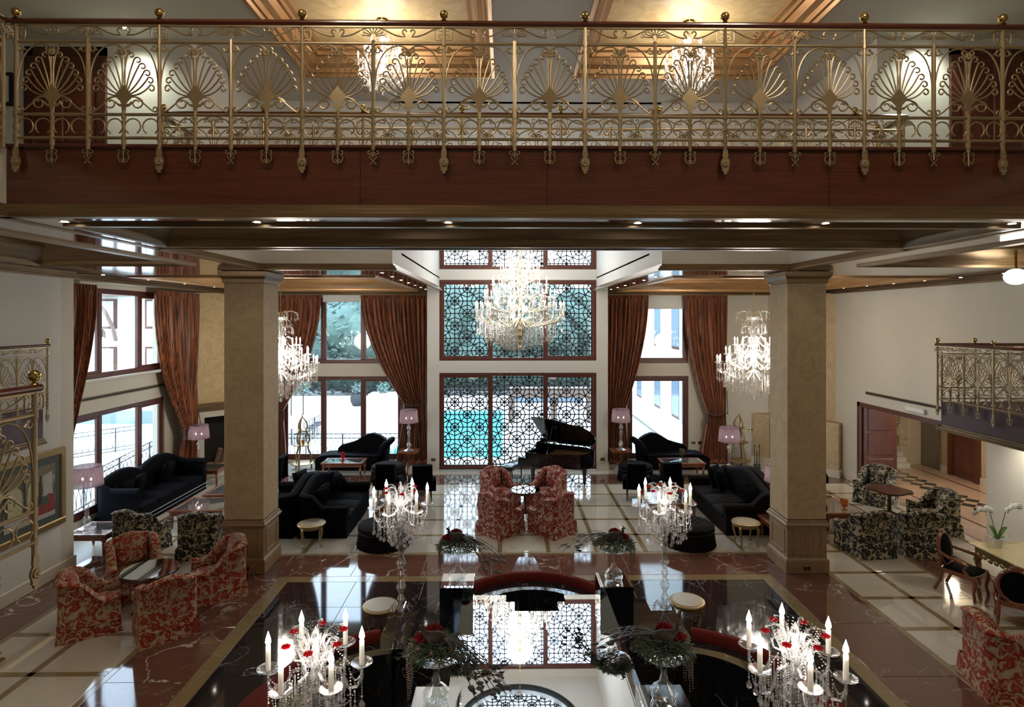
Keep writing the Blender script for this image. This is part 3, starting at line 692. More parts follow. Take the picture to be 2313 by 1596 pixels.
MB().prism(along(P_, Q_, -.05, 2.4, -.6, .5), .0, .25).ob('hearth', K['stone'], fL, smooth=0)
for k in range(6):
    a = .85 + .17 * k; p = along(P_, Q_, a, a + .01, -.3, -.1)
    MB().tube([(p[0][0], p[0][1], .27), (p[2][0] + .05, p[2][1], .75 - .05 * (k % 3))], .075, 8).ob('log', K['ash'], fL)
fR = thing('fireplace', 'ochre stucco corner fireplace behind right column with gilded panelled surround', 'fireplace')
PR, QR = (8.95, 20.5), (10.7, 18.5)
MB().prism([(9.25, 20.5), (10.7, 18.85), (10.7, 20.5)], 1.7, ZC - .1).ob('chimney_breast', K['stucco'], fR, smooth=0)
for a_, b_ in ((-.1, .45), (2.2, 2.66)): MB().prism(along(PR, QR, a_, b_, 0, .25), .22, 1.7).ob('pier', K['stucco'], fR, smooth=0)
MB().prism(along(PR, QR, -.1, 2.66, -.3, .02), 1.5, 1.7).ob('lintel', K['stucco'], fR, smooth=0)
for k, (dn, w_) in enumerate(((.2, .0), (.14, .08), (.08, .16))):
    MB().prism(along(PR, QR, .45 + w_, .53 + w_, -.1, dn), .22, 1.5 - w_).prism(along(PR, QR, 2.12 - w_, 2.2 - w_, -.1, dn), .22, 1.5 - w_).prism(along(PR, QR, .45 + w_, 2.2 - w_, -.1, dn), 1.5 - w_ - .08, 1.5 - w_).ob('gilt_moulding', K['gold_mould'], fR, smooth=0)
MB().prism(along(PR, QR, .6, 2.05, -.6, -.5), .2, 1.4).ob('fireback', K['dark'], fR, smooth=0)
MB().prism(along(PR, QR, -.15, 2.7, -.5, .3), 0, .22).prism(along(PR, QR, .4, 2.2, .3, .5), 0, .2).ob('hearth', K['stone'], fR, smooth=0)
# ================================================================ RAILINGS
PI_ = 0.662
def arc(c, r, a0, a1, n=8, fz=1.0): return [(c[0] + r * cos(a0 + (a1 - a0) * i / n), 0, c[1] + fz * r * sin(a0 + (a1 - a0) * i / n)) for i in range(n + 1)]
def bez(p, q, r, s=None, n=8):
    out = []
    for i in range(n + 1):
        t = i / n
        if s is None: x = [(1 - t) ** 2 * a + 2 * t * (1 - t) * b + t * t * c for a, b, c in zip(p, q, r)]
        else: x = [(1 - t) ** 3 * a + 3 * t * (1 - t) ** 2 * b + 3 * t * t * (1 - t) * c + t ** 3 * d for a, b, c, d in zip(p, q, r, s)]
        out.append((x[0], 0, x[1]))
    return out
def spiral(c, r0, a0, turns, n=10, dirn=1, k=.45):
    return [(c[0] + r0 * (1 - (1 - k) * i / n) * cos(a0 + dirn * 2 * pi * turns * i / n), 0, c[1] + r0 * (1 - (1 - k) * i / n) * sin(a0 + dirn * 2 * pi * turns * i / n)) for i in range(n + 1)]
def fan_mesh(lod=1):
    mb = MB(); r = .0072; tn_ = 5 if lod else 4
    def T(p, rr=r): mb.tube(p, rr, tn_)
    for s in (-1, 1):
        for k, (dx, dz) in enumerate(((.070, .372), (.133, .325), (.180, .268), (.224, .205), (.254, .138), (.266, .066))):
            d = math.hypot(dx, dz); ux, uz = dx / d, dz / d
            cx, cz = s * (dx - .012 * ux), .44 + dz; R = .034
            a_in = math.atan2(uz, ux * s)
            st_ = (s * (.012 + .055 * k / 5), .44 + .075 - .075 * k / 5)
            # feather runs out past the curl on its upper side then rolls over outward and down
            side = a_in + (s * pi / 2)
            e = (cx + R * cos(side), cz + R * sin(side))
            ctl = (st_[0] * .35 + e[0] * .65 - s * .03 * uz, st_[1] * .45 + e[1] * .55 - .05 * (1 if k > 2 else .3))
            p = bez(st_, ctl, e, n=7); p += spiral((cx, cz), R, side, .8, 11, -s, .38)[1:]
            T(p)
        T([(s * .012, 0, .53), (s * .012, 0, .80)])
        T(spiral((s * .045, .835), .024, pi if s > 0 else 0, .8, 8, -s))
        # lower volutes
        T(bez((s * .075, .43), (s * .15, .43), (s * .175, .385), n=5) + spiral((s * .12, .372), .055, .2 if s > 0 else pi - .2, .95, 12, -s, .35)[1:])
        T(bez((s * .11, .43), (s * .2, .36), (s * .24, .31), (s * .29, .29), n=6) + spiral((s * .287, .318), .026, -pi / 2, .8, 8, s, .5)[1:])
        # arch
        T(bez((s * .322, .42), (s * .325, .72), (s * .26, .90), (s * .10, .915), n=9) + bez((s * .10, .915), (s * .03, .915), (0, .862), n=4)[1:])
        T(spiral((s * .292, .872), .032, pi / 2, .85, 9, s, .5)); T(spiral((s * .04, .872), .02, pi / 2, .7, 7, -s, .6))
        T([(s * .292, 0, .905), (s * .245, 0, .86)])
        # ring arches of the lower band
        for c in (.083, .248): T(arc((s * c, .155), .074, -1.0, pi + 1.0, 10))
        # wave scrolls of the top band
        T(bez((s * .331, 1.085), (s * .2, 1.085), (s * .16, .99), (s * .03, 1.0), n=8) + spiral((s * .035, 1.045), .028, -pi / 2 - .2 * s, .8, 9, -s if False else s, .5)[1:])
    return mb.mesh('fan_scroll', K['iron'], 60)
FAN = fan_mesh()
m_ = MB().prism([(0, .54), (-.03, .50), (-.075, .445), (-.08, .435), (-.03, .385), (-.02, .36), (-.05, .365), (-.075, .39), (-.075, .37), (-.05, .345), (-.018, .335), (-.016, .30),
                 (.016, .30), (.018, .335), (.05, .345), (.075, .37), (.075, .39), (.05, .365), (.02, .36), (.03, .385), (.08, .435), (.075, .445), (.03, .50)], -.008, .008, 'y')
PLATE = m_.mesh('diamond_plate', K['iron'], 0)
m_ = MB()
for k in range(8):
    a = 2 * pi * k / 8; m_.sph((.022 * cos(a), -.004, .022 * sin(a)), .0125, 6, 4, (1, .7, 1))
ROSE = m_.sph((0, -.006, 0), .012, 8, 5).mesh('rosette', K['iron'], 60)
STEM = MB().lathe([(.016, -.06), (.016, .30)], 8).lathe([(.021, -.02), (.021, .07)], 8).lathe([(.021, .23), (.021, .28)], 8).mesh('stem', K['iron'])
POST = MB().lathe([(.017, -.06), (.017, 1.09)], 8).lathe([(.022, .02), (.022, .08)], 8).lathe([(.022, .13), (.022, .18)], 8).lathe([(.022, .24), (.022, .29)], 8).lathe([(.022, .91), (.022, .96)], 8).mesh('post', K['iron'])
m_ = MB().lathe([(.019, -.06), (.019, .96)], 8).lathe([(.023, .02), (.023, .08)], 8).lathe([(.023, .24), (.023, .29)], 8)
for k in range(9):
    a = radians(8 + 164 * k / 8); e = (.12 * cos(a), 1.0 + .085 * sin(a))
    m_.tube([(.025 * cos(a), 0, 1.0 + .03 * sin(a)), (e[0] * .9, 0, e[1])], .0055, 5); m_.tube(arc(e, .013, 0, 2 * pi, 8)[:-1], .005, 4, True)
m_.tube([(0, 0, .96), (.02, 0, 1.0), (0, 0, 1.045), (-.02, 0, 1.0)], .005, 4, True)
CREST = m_.mesh('crested_post', K['iron'])
m_ = MB()
for s in (-1, 1):
    for dz in (0, .07): m_.tube(spiral((s * .034, 1.0 + dz), .024, pi if s > 0 else 0, .8, 8, s if dz else -s), .005, 4)
    m_.tube([(s * .02, 0, .97), (s * .075, 0, .965), (s * .082, 0, 1.0), (s * .082, 0, 1.05), (s * .06, 0, 1.085), (s * .02, 0, 1.085)], .0055, 4)
COLLAR = m_.mesh('post_scroll', K['iron'])
BALL = MB().lathe([(.03, 1.145), (.022, 1.155), (.014, 1.165)], 10).sph((0, 0, 1.205), .041, 14, 10).mesh('ball_finial', K['brass'])
m_ = MB()
for s in (-1, 1):
    m_.tube(spiral((s * .034, -.075), .022, 0 if s < 0 else pi, .85, 8, s), .006, 4)
    m_.tube(bez((s * .01, -.085), (s * .075, -.11), (s * .03, -.17), n=6) + spiral((s * .02, -.155), .018, -pi / 2, .6, 5, -s)[1:], .006, 4)
BRK = m_.tube([(0, 0, -.05), (0, 0, -.185)], .007, 5).mesh('scroll_drop', K['iron'])
m_ = MB()
for s in (-1, 1):
    m_.tube(spiral((s * .034, -.075), .022, 0 if s < 0 else pi, .85, 8, s), .006, 4); m_.tube([(s * .0, 0, -.09), (s * .034, 0, -.12), (-s * .03, 0, -.19)], .006, 4)
BRK2 = m_.tube([(0, 0, -.05), (0, 0, -.13)], .007, 5).mesh('crossed_drop', K['iron'])
BRK3 = MB().prism([(-.02, -.04), (-.027, -.10), (-.02, -.115), (-.038, -.14), (-.044, -.17), (-.036, -.2), (-.028, -.22), (-.033, -.235), (-.018, -.245), (-.012, -.27), (.012, -.27), (.018, -.245), (.033, -.235), (.028, -.22), (.036, -.2), (.044, -.17), (.038, -.14), (.02, -.115), (.027, -.10), (.02, -.04)], -.008, .008, 'y').mesh('medallion_drop', K['iron'], 0)
def railing(name, label, p0, p1, z, n, par=0, ends=True, group=None, drops=True):
    d = math.hypot(p1[0] - p0[0], p1[1] - p0[1]); a = math.atan2(p1[1] - p0[1], p1[0] - p0[0]); w = d / n; sx_ = w / PI_
    o = thing(name, label, 'railing', (p0[0], p0[1], z), a, group)
    MB().box(-.06, d + .06, -.035, .035, 1.095, 1.145, .018).ob('handrail', K['mahog'], o, smooth=30)
    for zz, r in ((.05, .014), (.266, .014), (.934, .014)): MB().tube([(0, 0, zz), (d, 0, zz)], r, 8).ob('rail_bar', K['iron'], o)
    MB().box(0, d, -.012, .012, 1.08, 1.098).ob('top_flat', K['iron'], o, smooth=0)
    for k in range(n + 1):
        x = w * k; main = (k + par) % 2 == 0
        if main:
            p = inst('post', POST, o, (x, 0, 0)); inst('post_scroll', COLLAR, p); inst('ball_finial', BALL, p)
        else: p = inst('crested_post', CREST, o, (x, 0, 0))
        if drops:
            if main: q = inst('medallion_drop', BRK3, o, (x, -.005, 0)); inst('rosette', ROSE, q, (0, -.01, -.17))
            else: inst('crossed_drop', BRK2, o, (x, -.005, 0))
        if k < n:
            xc = x + w / 2; f = inst('fan_scroll', FAN, o, (xc, 0, 0)); f.scale = (sx_, 1, 1)
            inst('diamond_plate', PLATE, f); inst('rosette', ROSE, f, (0, -.008, .84)); inst('stem', STEM, f)
            if drops: inst('scroll_drop', BRK, o, (xc, -.005, 0))
    return o
railing('balcony_railing', 'long gilded scrollwork railing along the near edge of the bridge', (-4.50, 5.46), (5.34, 5.46), 6.62, 15)
railing('balcony_railing', 'gilded scrollwork railing along the far edge of the bridge', (-4.55, 7.88), (5.4, 7.88), 6.62, 15, drops=False)
railing('balcony_railing', 'gilded railing on left gallery running back from the near bridge corner', (-4.57, 5.40), (-4.57, 2.75), 6.62, 4, 1, drops=False)
railing('balcony_railing', 'short gilded railing at far left corner behind the bridge', (-4.64, 8.02), (-4.64, 8.68), 6.62, 1, drops=False)
railing('balcony_railing', 'short gilded railing at far right corner behind the bridge', (5.48, 8.0), (5.48, 8.58), 6.62, 1, 1, drops=False)
railing('landing_railing', 'gilded railing on right stair landing above the onyx desk', (8.52, 11.44), (8.52, 6.15), 3.38, 8)
railing('landing_railing', 'gilded end railing on right stair landing against the wall', (8.62, 11.46), (10.6, 11.46), 3.38, 3, 1, drops=False)
railing('landing_railing', 'gilded railing on left stair landing above the framed painting', (-8.30, 8.1), (-8.30, 10.75), 3.4, 4)
railing('landing_railing', 'nearest gilded landing railing cut by left edge of the picture', (-3.27, 2.12), (-3.27, 4.12), 3.4, 3, 1)
railing('stair_railing', 'gilded stair railing glimpsed through the hall doorway', (11.7, 19.3), (13.4, 19.3), .75, 2, drops=False)
# ================================================================ FURNITURE HELPERS
def smooth(t): return t * t * (3 - 2 * t)
def ushell(w, d, th, hf, z0=.04, r=.08, flare=.03, n=40):
    """upholstered back and arms: a U in plan, open to +Y, height hf(t) with t 0 front left, .5 mid back, 1 front right"""
    path = [(-w / 2, d / 2)]; cr = r
    pts = [(-w / 2 + th / 2, d / 2), (-w / 2 + th / 2, -d / 2 + th / 2 + cr)]
    for k in range(1, 5):
        a = pi + pi / 2 * k / 4; pts.append((-w / 2 + th / 2 + cr + cr * cos(a), -d / 2 + th / 2 + cr + cr * sin(a)))
    left = pts; right = [(-x, y) for x, y in reversed(pts)]; full = left + right
    L_ = [0]
    for a, b in zip(full[:-1], full[1:]): L_.append(L_[-1] + math.hypot(b[0] - a[0], b[1] - a[1]))
    def at(t):
        s = t * L_[-1]
        for i in range(len(full) - 1):
            if s <= L_[i + 1] + 1e-9:
                f = (s - L_[i]) / (L_[i + 1] - L_[i]); a, b = full[i], full[i + 1]
                dx, dy = b[0] - a[0], b[1] - a[1]; l_ = math.hypot(dx, dy); return (a[0] + dx * f, a[1] + dy * f), (-dy / l_, dx / l_)
        return full[-1], (0, 1)
    prof = []
    mb = MB(); rows = []
    for i in range(n + 1):
        t = i / n; (x, y), nn = at(t); h = hf(t); hw = th / 2; row = []
        for u, z in ((-1, z0), (-1 - .0, .25), (-1, h - .05), (-.97 - flare / hw, h - .02), (-.6, h + .012), (0, h + .02), (.6, h + .005), (.98, h - .03), (1, h - .08), (1, z0 + .2)):
            k = hw * u
            if z == z0: k -= .015
            row.append((x + nn[0] * k, y + nn[1] * k, z))
        rows.append(row)
    m = len(rows[0]); vs = [p for r_ in rows for p in r_]; fs = []
    for i in range(n):
        for k in range(m): fs.append((i * m + k, i * m + (k + 1) % m, (i + 1) * m + (k + 1) % m, (i + 1) * m + k))
    fs += [tuple(range(m))[::-1], tuple(range(n * m, n * m + m))]
    mb.add(vs, fs); return mb
def pillow(w, h, t, n=8):
    def f(sgn):
        def g_(u, v):
            x, y = 2 * u - 1, 2 * v - 1; k = max(0, (1 - x ** 4) * (1 - y ** 4)) ** .6
            pin = 1 - .07 * (1 - abs(x * y)) * (abs(x) + abs(y)) ** 2 / 2
            return (x * w / 2 * pin, sgn * t / 2 * k, y * h / 2 * pin)
        return g_
    return MB().grid(f(1), n, n).grid(f(-1), n, n)
def cushion(x0, x1, y0, y1, z0, z1, crown=.03, n=6, r=.04):
    mb = MB(); mb.box(x0, x1, y0, y1, z0, z1 - .02, r * .7)
    mb.grid(lambda u, v: (x0 + .01 + (x1 - x0 - .02) * u, y0 + .01 + (y1 - y0 - .02) * v, z1 - .03 + (crown + .02) * (16 * u * (1 - u) * v * (1 - v)) ** .35), n, n); return mb
def skirt(w, d, z0=.0, z1=.26, fl_=.03, wave=0):
    P = []
    for (x, y) in ((-w / 2, -d / 2), (w / 2, -d / 2), (w / 2, d / 2), (-w / 2, d / 2)): P.append((x, y))
    mb = MB(); vs = []; N_ = 8; ring = []
    for i in range(4):
        a, b = P[i], P[(i + 1) % 4]
        for k in range(N_):
            f = k / N_; nx, ny = (b[1] - a[1]), -(b[0] - a[0]); l_ = math.hypot(nx, ny); wob = .006 * sin(k * 2.3 + i)
            ring.append((a[0] + (b[0] - a[0]) * f, a[1] + (b[1] - a[1]) * f, nx / l_, ny / l_, wob))
    n = len(ring)
    for z, o_ in ((z1, .004), (z1 - .012, .008), (z1 * .5, fl_ * .5), (z0, fl_)):
        for x, y, nx, ny, wob in ring:
            s_ = 1 + o_ / max(abs(x), abs(y)); vs.append((x * s_ + nx * wob, y * s_ + ny * wob, z))
    for j in range(3):
        for i in range(n): mb.f.append((j * n + i, j * n + (i + 1) % n, (j + 1) * n + (i + 1) % n, (j + 1) * n + i))
    mb.v = vs; return mb
def armchair_h(t):
    u = min(t, 1 - t) * 2   # 0 front of arm .. 1 mid back
    if u < .16: return .60 - .05 * smooth(u / .16)
    if u < .56: return .55 + .34 * smooth((u - .16) / .40)
    if u < .64: return .89 + .02 * (u - .56) / .08
    return .91 + .085 * smooth((u - .64) / .36)
AC = {}
def armchair(mat, loc, ang, label, group):
    """ang = direction the sitter faces, degrees"""
    rz = radians(ang - 90)
    if mat in AC: return dup(AC[mat], loc, rz, label, group)
    o = thing('armchair', label, 'armchair', loc, rz, group); m = K[mat]
    ushell(.80, .82, .12, armchair_h, .2).ob('back_and_arms', m, o, smooth=60)
    skirt(.78, .80).ob('skirt', m, o, smooth=50)
    MB().box(-.34, .34, -.3, .385, .2, .34, .01).ob('seat_base', m, o, smooth=30)
    cushion(-.285, .285, -.25, .40, .34, .46).ob('seat_cushion', m, o, smooth=60)
    b = pillow(.56, .52, .2); b.xf(Matrix.Translation((0, -.235, .70)) @ Matrix.Rotation(radians(12), 4, 'X')); b.ob('back_cushion', m, o, smooth=70)
    AC[mat] = o; return o
for mat, x, y, a, lab in (('floral_red', -6.72, 9.60, 33, 'orange-red floral armchair nearest the left wall, left of the oval dark table'),
                          ('floral_red', -5.44, 9.48, 128, 'orange-red floral armchair nearest the black floor, its back to the camera'),
                          ('floral_red', -5.22, 10.78, 214, 'orange-red floral armchair beside the base of left column, facing left'),
                          ('floral_red', -6.80, 10.85, 312, 'orange-red floral armchair behind the dark table, facing the camera'),
                          ('floral_red', 6.80, 7.85, -14, 'red floral high-backed armchair cut off at the lower right corner')):
    armchair(mat, (x, y, 0), ang=a, label=lab, group='red floral armchairs')
for x, y, a, lab in ((-.11, 13.80, 45, 'rose floral armchair at round table, front left, back to the camera'), (1.12, 13.78, 135, 'rose floral armchair at round table, front right, back to the camera'),
                     (-.15, 15.72, -45, 'rose floral armchair at round table, rear left, facing the camera'), (1.16, 15.72, 225, 'rose floral armchair at round table, rear right, beside the piano')):
    armchair('floral_rose', (x, y, 0), a, lab, 'rose floral armchairs')
for x, y, a, lab in ((-7.85, 12.75, 75, 'black and gold floral armchair by left wall corner, back to the camera'), (-6.45, 12.62, 98, 'black and gold floral armchair left of the left column, back to the camera'),
                     (7.72, 12.5, 97, 'black and gold floral armchair beside right column, back to the camera'), (8.85, 12.5, 80, 'black and gold floral armchair behind the oval-back wooden chair'),
                     (10.1, 15.85, 215, 'black and gold floral armchair farthest back, by the open hall door'), (10.15, 13.75, 172, 'black and gold floral armchair facing left in front of the hall doorway')):
    armchair('floral_black', (x, y, 0), a, lab, 'black floral armchairs')
# ---- tables
def round_table(label, loc, r, h):
    o = thing('round_table', label, 'table', loc)
    MB().lathe([(0, h - .06), (r - .02, h - .06), (r, h - .04), (r, h - .012), (r - .012, h)], 40).ob('top_rim', K['furn_dark'], o, smooth=30)
    MB().lathe([(0, h + .002), (r - .02, h + .002), (r - .02, h + .006), (0, h + .006)], 40).ob('glass_top', K['dark_mirror'], o, smooth=30)
    MB().lathe([(.06, .1), (.05, .2), (.035, .3), (.05, .42), (.04, .55), (.06, h - .06)], 14).ob('pedestal', K['furn_dark'], o)
    for k in range(4):
        a = pi / 4 + k * pi / 2; MB().tube([(0, 0, .16), (.14 * cos(a), .14 * sin(a), .13), (.28 * cos(a), .28 * sin(a), .03)], [.035, .03, .022], 6).ob('foot', K['furn_dark'], o)
    return o
round_table('round dark table with mirrored top among the orange-red armchairs', (-6.07, 10.12, 0), .45, .72)
round_table('round dark pedestal table among the rose armchairs', (.52, 14.78, 0), .39, .70)
LEG = {}
def coffee_table(label, loc, w, d, h, rz=0, group=None, glass='table_glass', plain_=False):
    o = thing('coffee_table', label, 'table', loc, rz, group); F = K['furn']; f = .085; gz = h
    for (x0, x1, y0, y1) in ((-w / 2, w / 2, -d / 2, -d / 2 + f), (-w / 2, w / 2, d / 2 - f, d / 2), (-w / 2, -w / 2 + f, -d / 2 + f, d / 2 - f), (w / 2 - f, w / 2, -d / 2 + f, d / 2 - f)):
        MB().box(x0, x1, y0, y1, h - .045, h, .01).ob('top_rail', F, o, smooth=30)
    MB().box(-w / 2 + f - .01, w / 2 - f + .01, -d / 2 + f - .01, d / 2 - f + .01, h - .016, h - .004).ob('glass_top', K[glass], o, smooth=0)
    i = .05
    for (x0, x1, y0, y1) in ((-w / 2 + i, w / 2 - i, -d / 2 + i, -d / 2 + i + .02), (-w / 2 + i, w / 2 - i, d / 2 - i - .02, d / 2 - i), (-w / 2 + i, -w / 2 + i + .02, -d / 2 + i, d / 2 - i), (w / 2 - i - .02, w / 2 - i, -d / 2 + i, d / 2 - i)):
        MB().box(x0, x1, y0, y1, h - .14, h - .045).ob('apron', F, o, smooth=0)
    if h not in LEG:
        LEG[h] = MB().box(-.04, .04, -.04, .04, h - .15, h - .045, .005).lathe([(.02, 0), (.022, .02), (.034, .1), (.03, h * .45), (.042, h - .26), (.028, h - .24), (.044, h - .21), (.03, h - .19), (.045, h - .15)], 10).mesh('leg', F)
    for sx_ in (-1, 1):
        for sy in (-1, 1): inst('leg', LEG[h], o, (sx_ * (w / 2 - .075), sy * (d / 2 - .075), 0))
    return o
coffee_table('square wooden side table with dark glass in front of left wall corner', (-8.75, 12.75, 0), .86, .86, .5)
coffee_table('wooden side table at the far end of the long black sofa', (-8.95, 18.0, 0), .8, .8, .5)
coffee_table('wooden glass-topped coffee table nearest, between black sofa and left column', (-7.35, 14.55, 0), 1.3, 1.1, .45)
coffee_table('wooden glass-topped coffee table farther, beside the long black sofa', (-7.2, 15.95, 0), 1.3, 1.3, .45)
coffee_table('wooden coffee table behind left front candelabra, bright with window glare', (-2.6, 14.9, 0), 1.2, 1.35, .46)
coffee_table('wooden coffee table behind right front candelabra, beside black double sofa', (4.15, 15.0, 0), 1.2, 1.3, .46)
coffee_table('wooden coffee table with red vase before the left chaise', (-5.1, 18.72, 0), 1.3, .72, .5)
coffee_table('wooden coffee table with smoked goblet before the right chaise', (5.62, 18.6, 0), 1.36, .75, .5)
coffee_table('low wooden glass table right of right column, amber candle glass on it', (7.97, 14.25, 0), .9, 1.25, .45)
coffee_table('low wooden glass table far right of right column, second of two', (7.97, 15.62, 0), .9, 1.3, .45)
coffee_table('wooden side table between right column and the black double sofa', (6.3, 13.05, 0), .95, .8, .5)
coffee_table('small wooden table behind the far end of right double sofa', (6.6, 17.1, 0), .7, .6, .5)
# octagonal card table
o = thing('card_table', 'dark polished pedestal table among the black and gold armchairs at right', 'table', (9.72, 14.7, 0), radians(20))
MB().prism([(-.42, -.28), (-.28, -.42), (.28, -.42), (.42, -.28), (.42, .28), (.28, .42), (-.28, .42), (-.42, .28)], .66, .70).ob('top', K['furn_dark'], o, smooth=0)
MB().lathe([(.09, .06), (.05, .14), (.045, .5), (.07, .66)], 12).ob('pedestal', K['furn_dark'], o)
for k in range(4):
    a = k * pi / 2 + .4; MB().tube([(0, 0, .14), (.2 * cos(a), .2 * sin(a), .09), (.32 * cos(a), .32 * sin(a), .025)], [.04, .032, .024], 6).ob('foot', K['furn_dark'], o)
# ---- sofas
def sofa_h(arm, back, camel):
    def f(t):
        u = min(t, 1 - t) * 2
        if u < .22: return arm
        if u < .42: return arm + (back - arm) * smooth((u - .22) / .20)
        return back + camel * smooth((u - .42) / .58)
    return f
def sofa(label, loc, ang, w, d, back, camel, mat='velvet', arm=.62, group=None, humps=1, seat=3, piping=False):
    o = thing('sofa', label, 'sofa', loc, radians(ang - 90), group); m = K[mat]
    hf = sofa_h(arm, back, camel)
    if humps == 2:
        def hf(t):
            u = min(t, 1 - t) * 2
            if u < .2: return arm
            if u < .34: return arm + (back - arm) * smooth((u - .2) / .14)
            return back + camel * abs(sin((u - .34) / .66 * pi * .999)) ** .8 * (1 if u < .95 else .9)
    ushell(w, d, .17, hf, .2, .1, .02, 56).ob('back_and_arms', m, o, smooth=60)
    skirt(w - .02, d - .02, .0, .24, .025).ob('skirt', m, o, smooth=50)
    MB().box(-w / 2 + .1, w / 2 - .1, -d / 2 + .1, d / 2 - .01, .2, .34, .015).ob('seat_base', m, o, smooth=30)
    sw = (w - .36) / seat
    for k in range(seat): cushion(-w / 2 + .18 + sw * k + .004, -w / 2 + .18 + sw * (k + 1) - .004, -d / 2 + .2, d / 2 + .02, .33, .47, .03, 6).ob('seat_cushion', m, o, smooth=60)
    for s_ in (-1, 1): MB().tube([(s_ * (w / 2 - .085), -d / 2 + .3, arm - .02), (s_ * (w / 2 - .085), d / 2 + .03, arm - .02)], .1, 12).ob('arm_roll', m, o)
    if piping: MB().tube([(-w / 2 + .02, d / 2 + .03, .2), (w / 2 - .02, d / 2 + .03, .2)], .008, 6).tube([(-w / 2 + .02, d / 2 + .03, .1), (w / 2 - .02, d / 2 + .03, .1)], .006, 6).ob('silver_piping', K['sheer'], o, label='pale piping along the sofa front')
    return o
sofa('long black velvet sofa with two-humped back under the left windows', (-9.3, 15.75, 0), 0, 3.3, 1.0, .98, .22, humps=2, seat=4, piping=True, arm=.85)
SG = 'black velvet sofas set back to back'
sofa('right-facing half of the left black double sofa, beside gilded stool', (-4.17, 14.55, 0), 0, 2.25, 1.12, .95, .22, group=SG)
sofa('left-facing half of the left black double sofa, partly behind left column', (-5.38, 14.55, 0), 180, 2.25, 1.12, .95, .22, group=SG)
sofa('left-facing half of the right black double sofa, beside gilded stool', (5.68, 14.85, 0), 180, 2.7, 1.12, .95, .24, 'velvet_brown', group=SG)
sofa('right-facing half of the right black double sofa, hidden by right column', (6.88, 14.85, 0), 0, 2.7, 1.12, .95, .24, 'velvet_brown', group=SG)
PIL = pillow(.56, .56, .2).mesh('pillow_mesh', K['velvet'], 70)
def throw(label, loc, rx, rz):
    p = inst('cushion', PIL, None, loc, (rx, 0, rz)); return tag(p, label, 'cushion', 'black scatter cushions')
throw('large black cushion on right-facing half of left double sofa, far end', (-4.35, 15.2, .78), radians(-18), radians(-62))
throw('black cushion at far end of the left-facing half of left double sofa', (-5.25, 15.25, .8), radians(-18), radians(70))
throw('black cushion near front of left double sofa, leaning on its back', (-4.42, 14.25, .76), radians(-20), radians(-95))
throw('second black cushion near front of left double sofa, behind the first', (-4.40, 13.98, .75), radians(-24), radians(-112))
throw('large square black cushion at far end of right double sofa, foremost', (5.72, 15.42, .77), radians(-16), radians(52))
throw('black cushion at far end of right double sofa, behind the square one', (5.7, 15.8, .76), radians(-16), radians(40))
throw('black cushion at near end of right double sofa, nearer the arm', (5.92, 13.98, .74), radians(-22), radians(118))
throw('black cushion at near end of right double sofa, farther from the arm', (5.9, 14.32, .76), radians(-20), radians(105))
throw('black cushion on long left sofa, middle of its back', (-9.42, 15.2, .76), radians(-18), radians(-80))
throw('black cushion on long left sofa, nearest its front arm', (-9.40, 14.6, .76), radians(-18), radians(-100))
throw('black cushion on long left sofa, farthest from the camera', (-9.42, 16.5, .76), radians(-18), radians(-85))
# ---- chaises
def chaise(label, loc, flip):
    o = thing('chaise_longue', label, 'chaise longue', loc, 0, 'black velvet chaises'); m = K['velvet']; f = -1 if flip else 1; Ln = 2.4
    pts = [(-1.2, .02), (-1.2, .36), (-1.12, .44), (-.95, .50), (-.6, .52), (1.02, .48), (1.02, .02)]
    MB().prism([(f * a, b) for a, b in pts], 0, .74, 'y').ob('seat', m, o, smooth=50)
    bk = [(-.62, .4), (-.6, .62), (-.5, .72), (-.25, .78), (0, .86), (.22, 1.0), (.4, 1.09), (.6, 1.12), (.8, 1.05), (.98, .93), (1.05, .8), (1.05, .3)]
    MB().prism([(f * a, b) for a, b in bk], .56, .76, 'y').ob('back', m, o, smooth=50)
    MB().tube([(f * .98, 0, .50), (f * 1.02, 0, .7), (f * 1.1, .1, .83), (f * 1.18, .4, .88), (f * 1.2, .74, .88)], [.12, .13, .12, .11, .10], 12).ob('rolled_arm', m, o)
    MB().prism([(f * .86, .02), (f * .86, .6), (f * .98, .72), (f * 1.14, .7), (f * 1.08, .02)], 0.0, .72, 'y').ob('arm', m, o, smooth=50)
    MB().box(-1.17, 1.05, -.012, .0, .03, .16).ob('fringe', m, o, smooth=0)
    return o
chaise('black velvet chaise with humped back before the left rear windows', (-5.05, 19.4, 0), False)
chaise('black velvet chaise with humped back before the right rear window', (5.6, 19.35, 0), True)
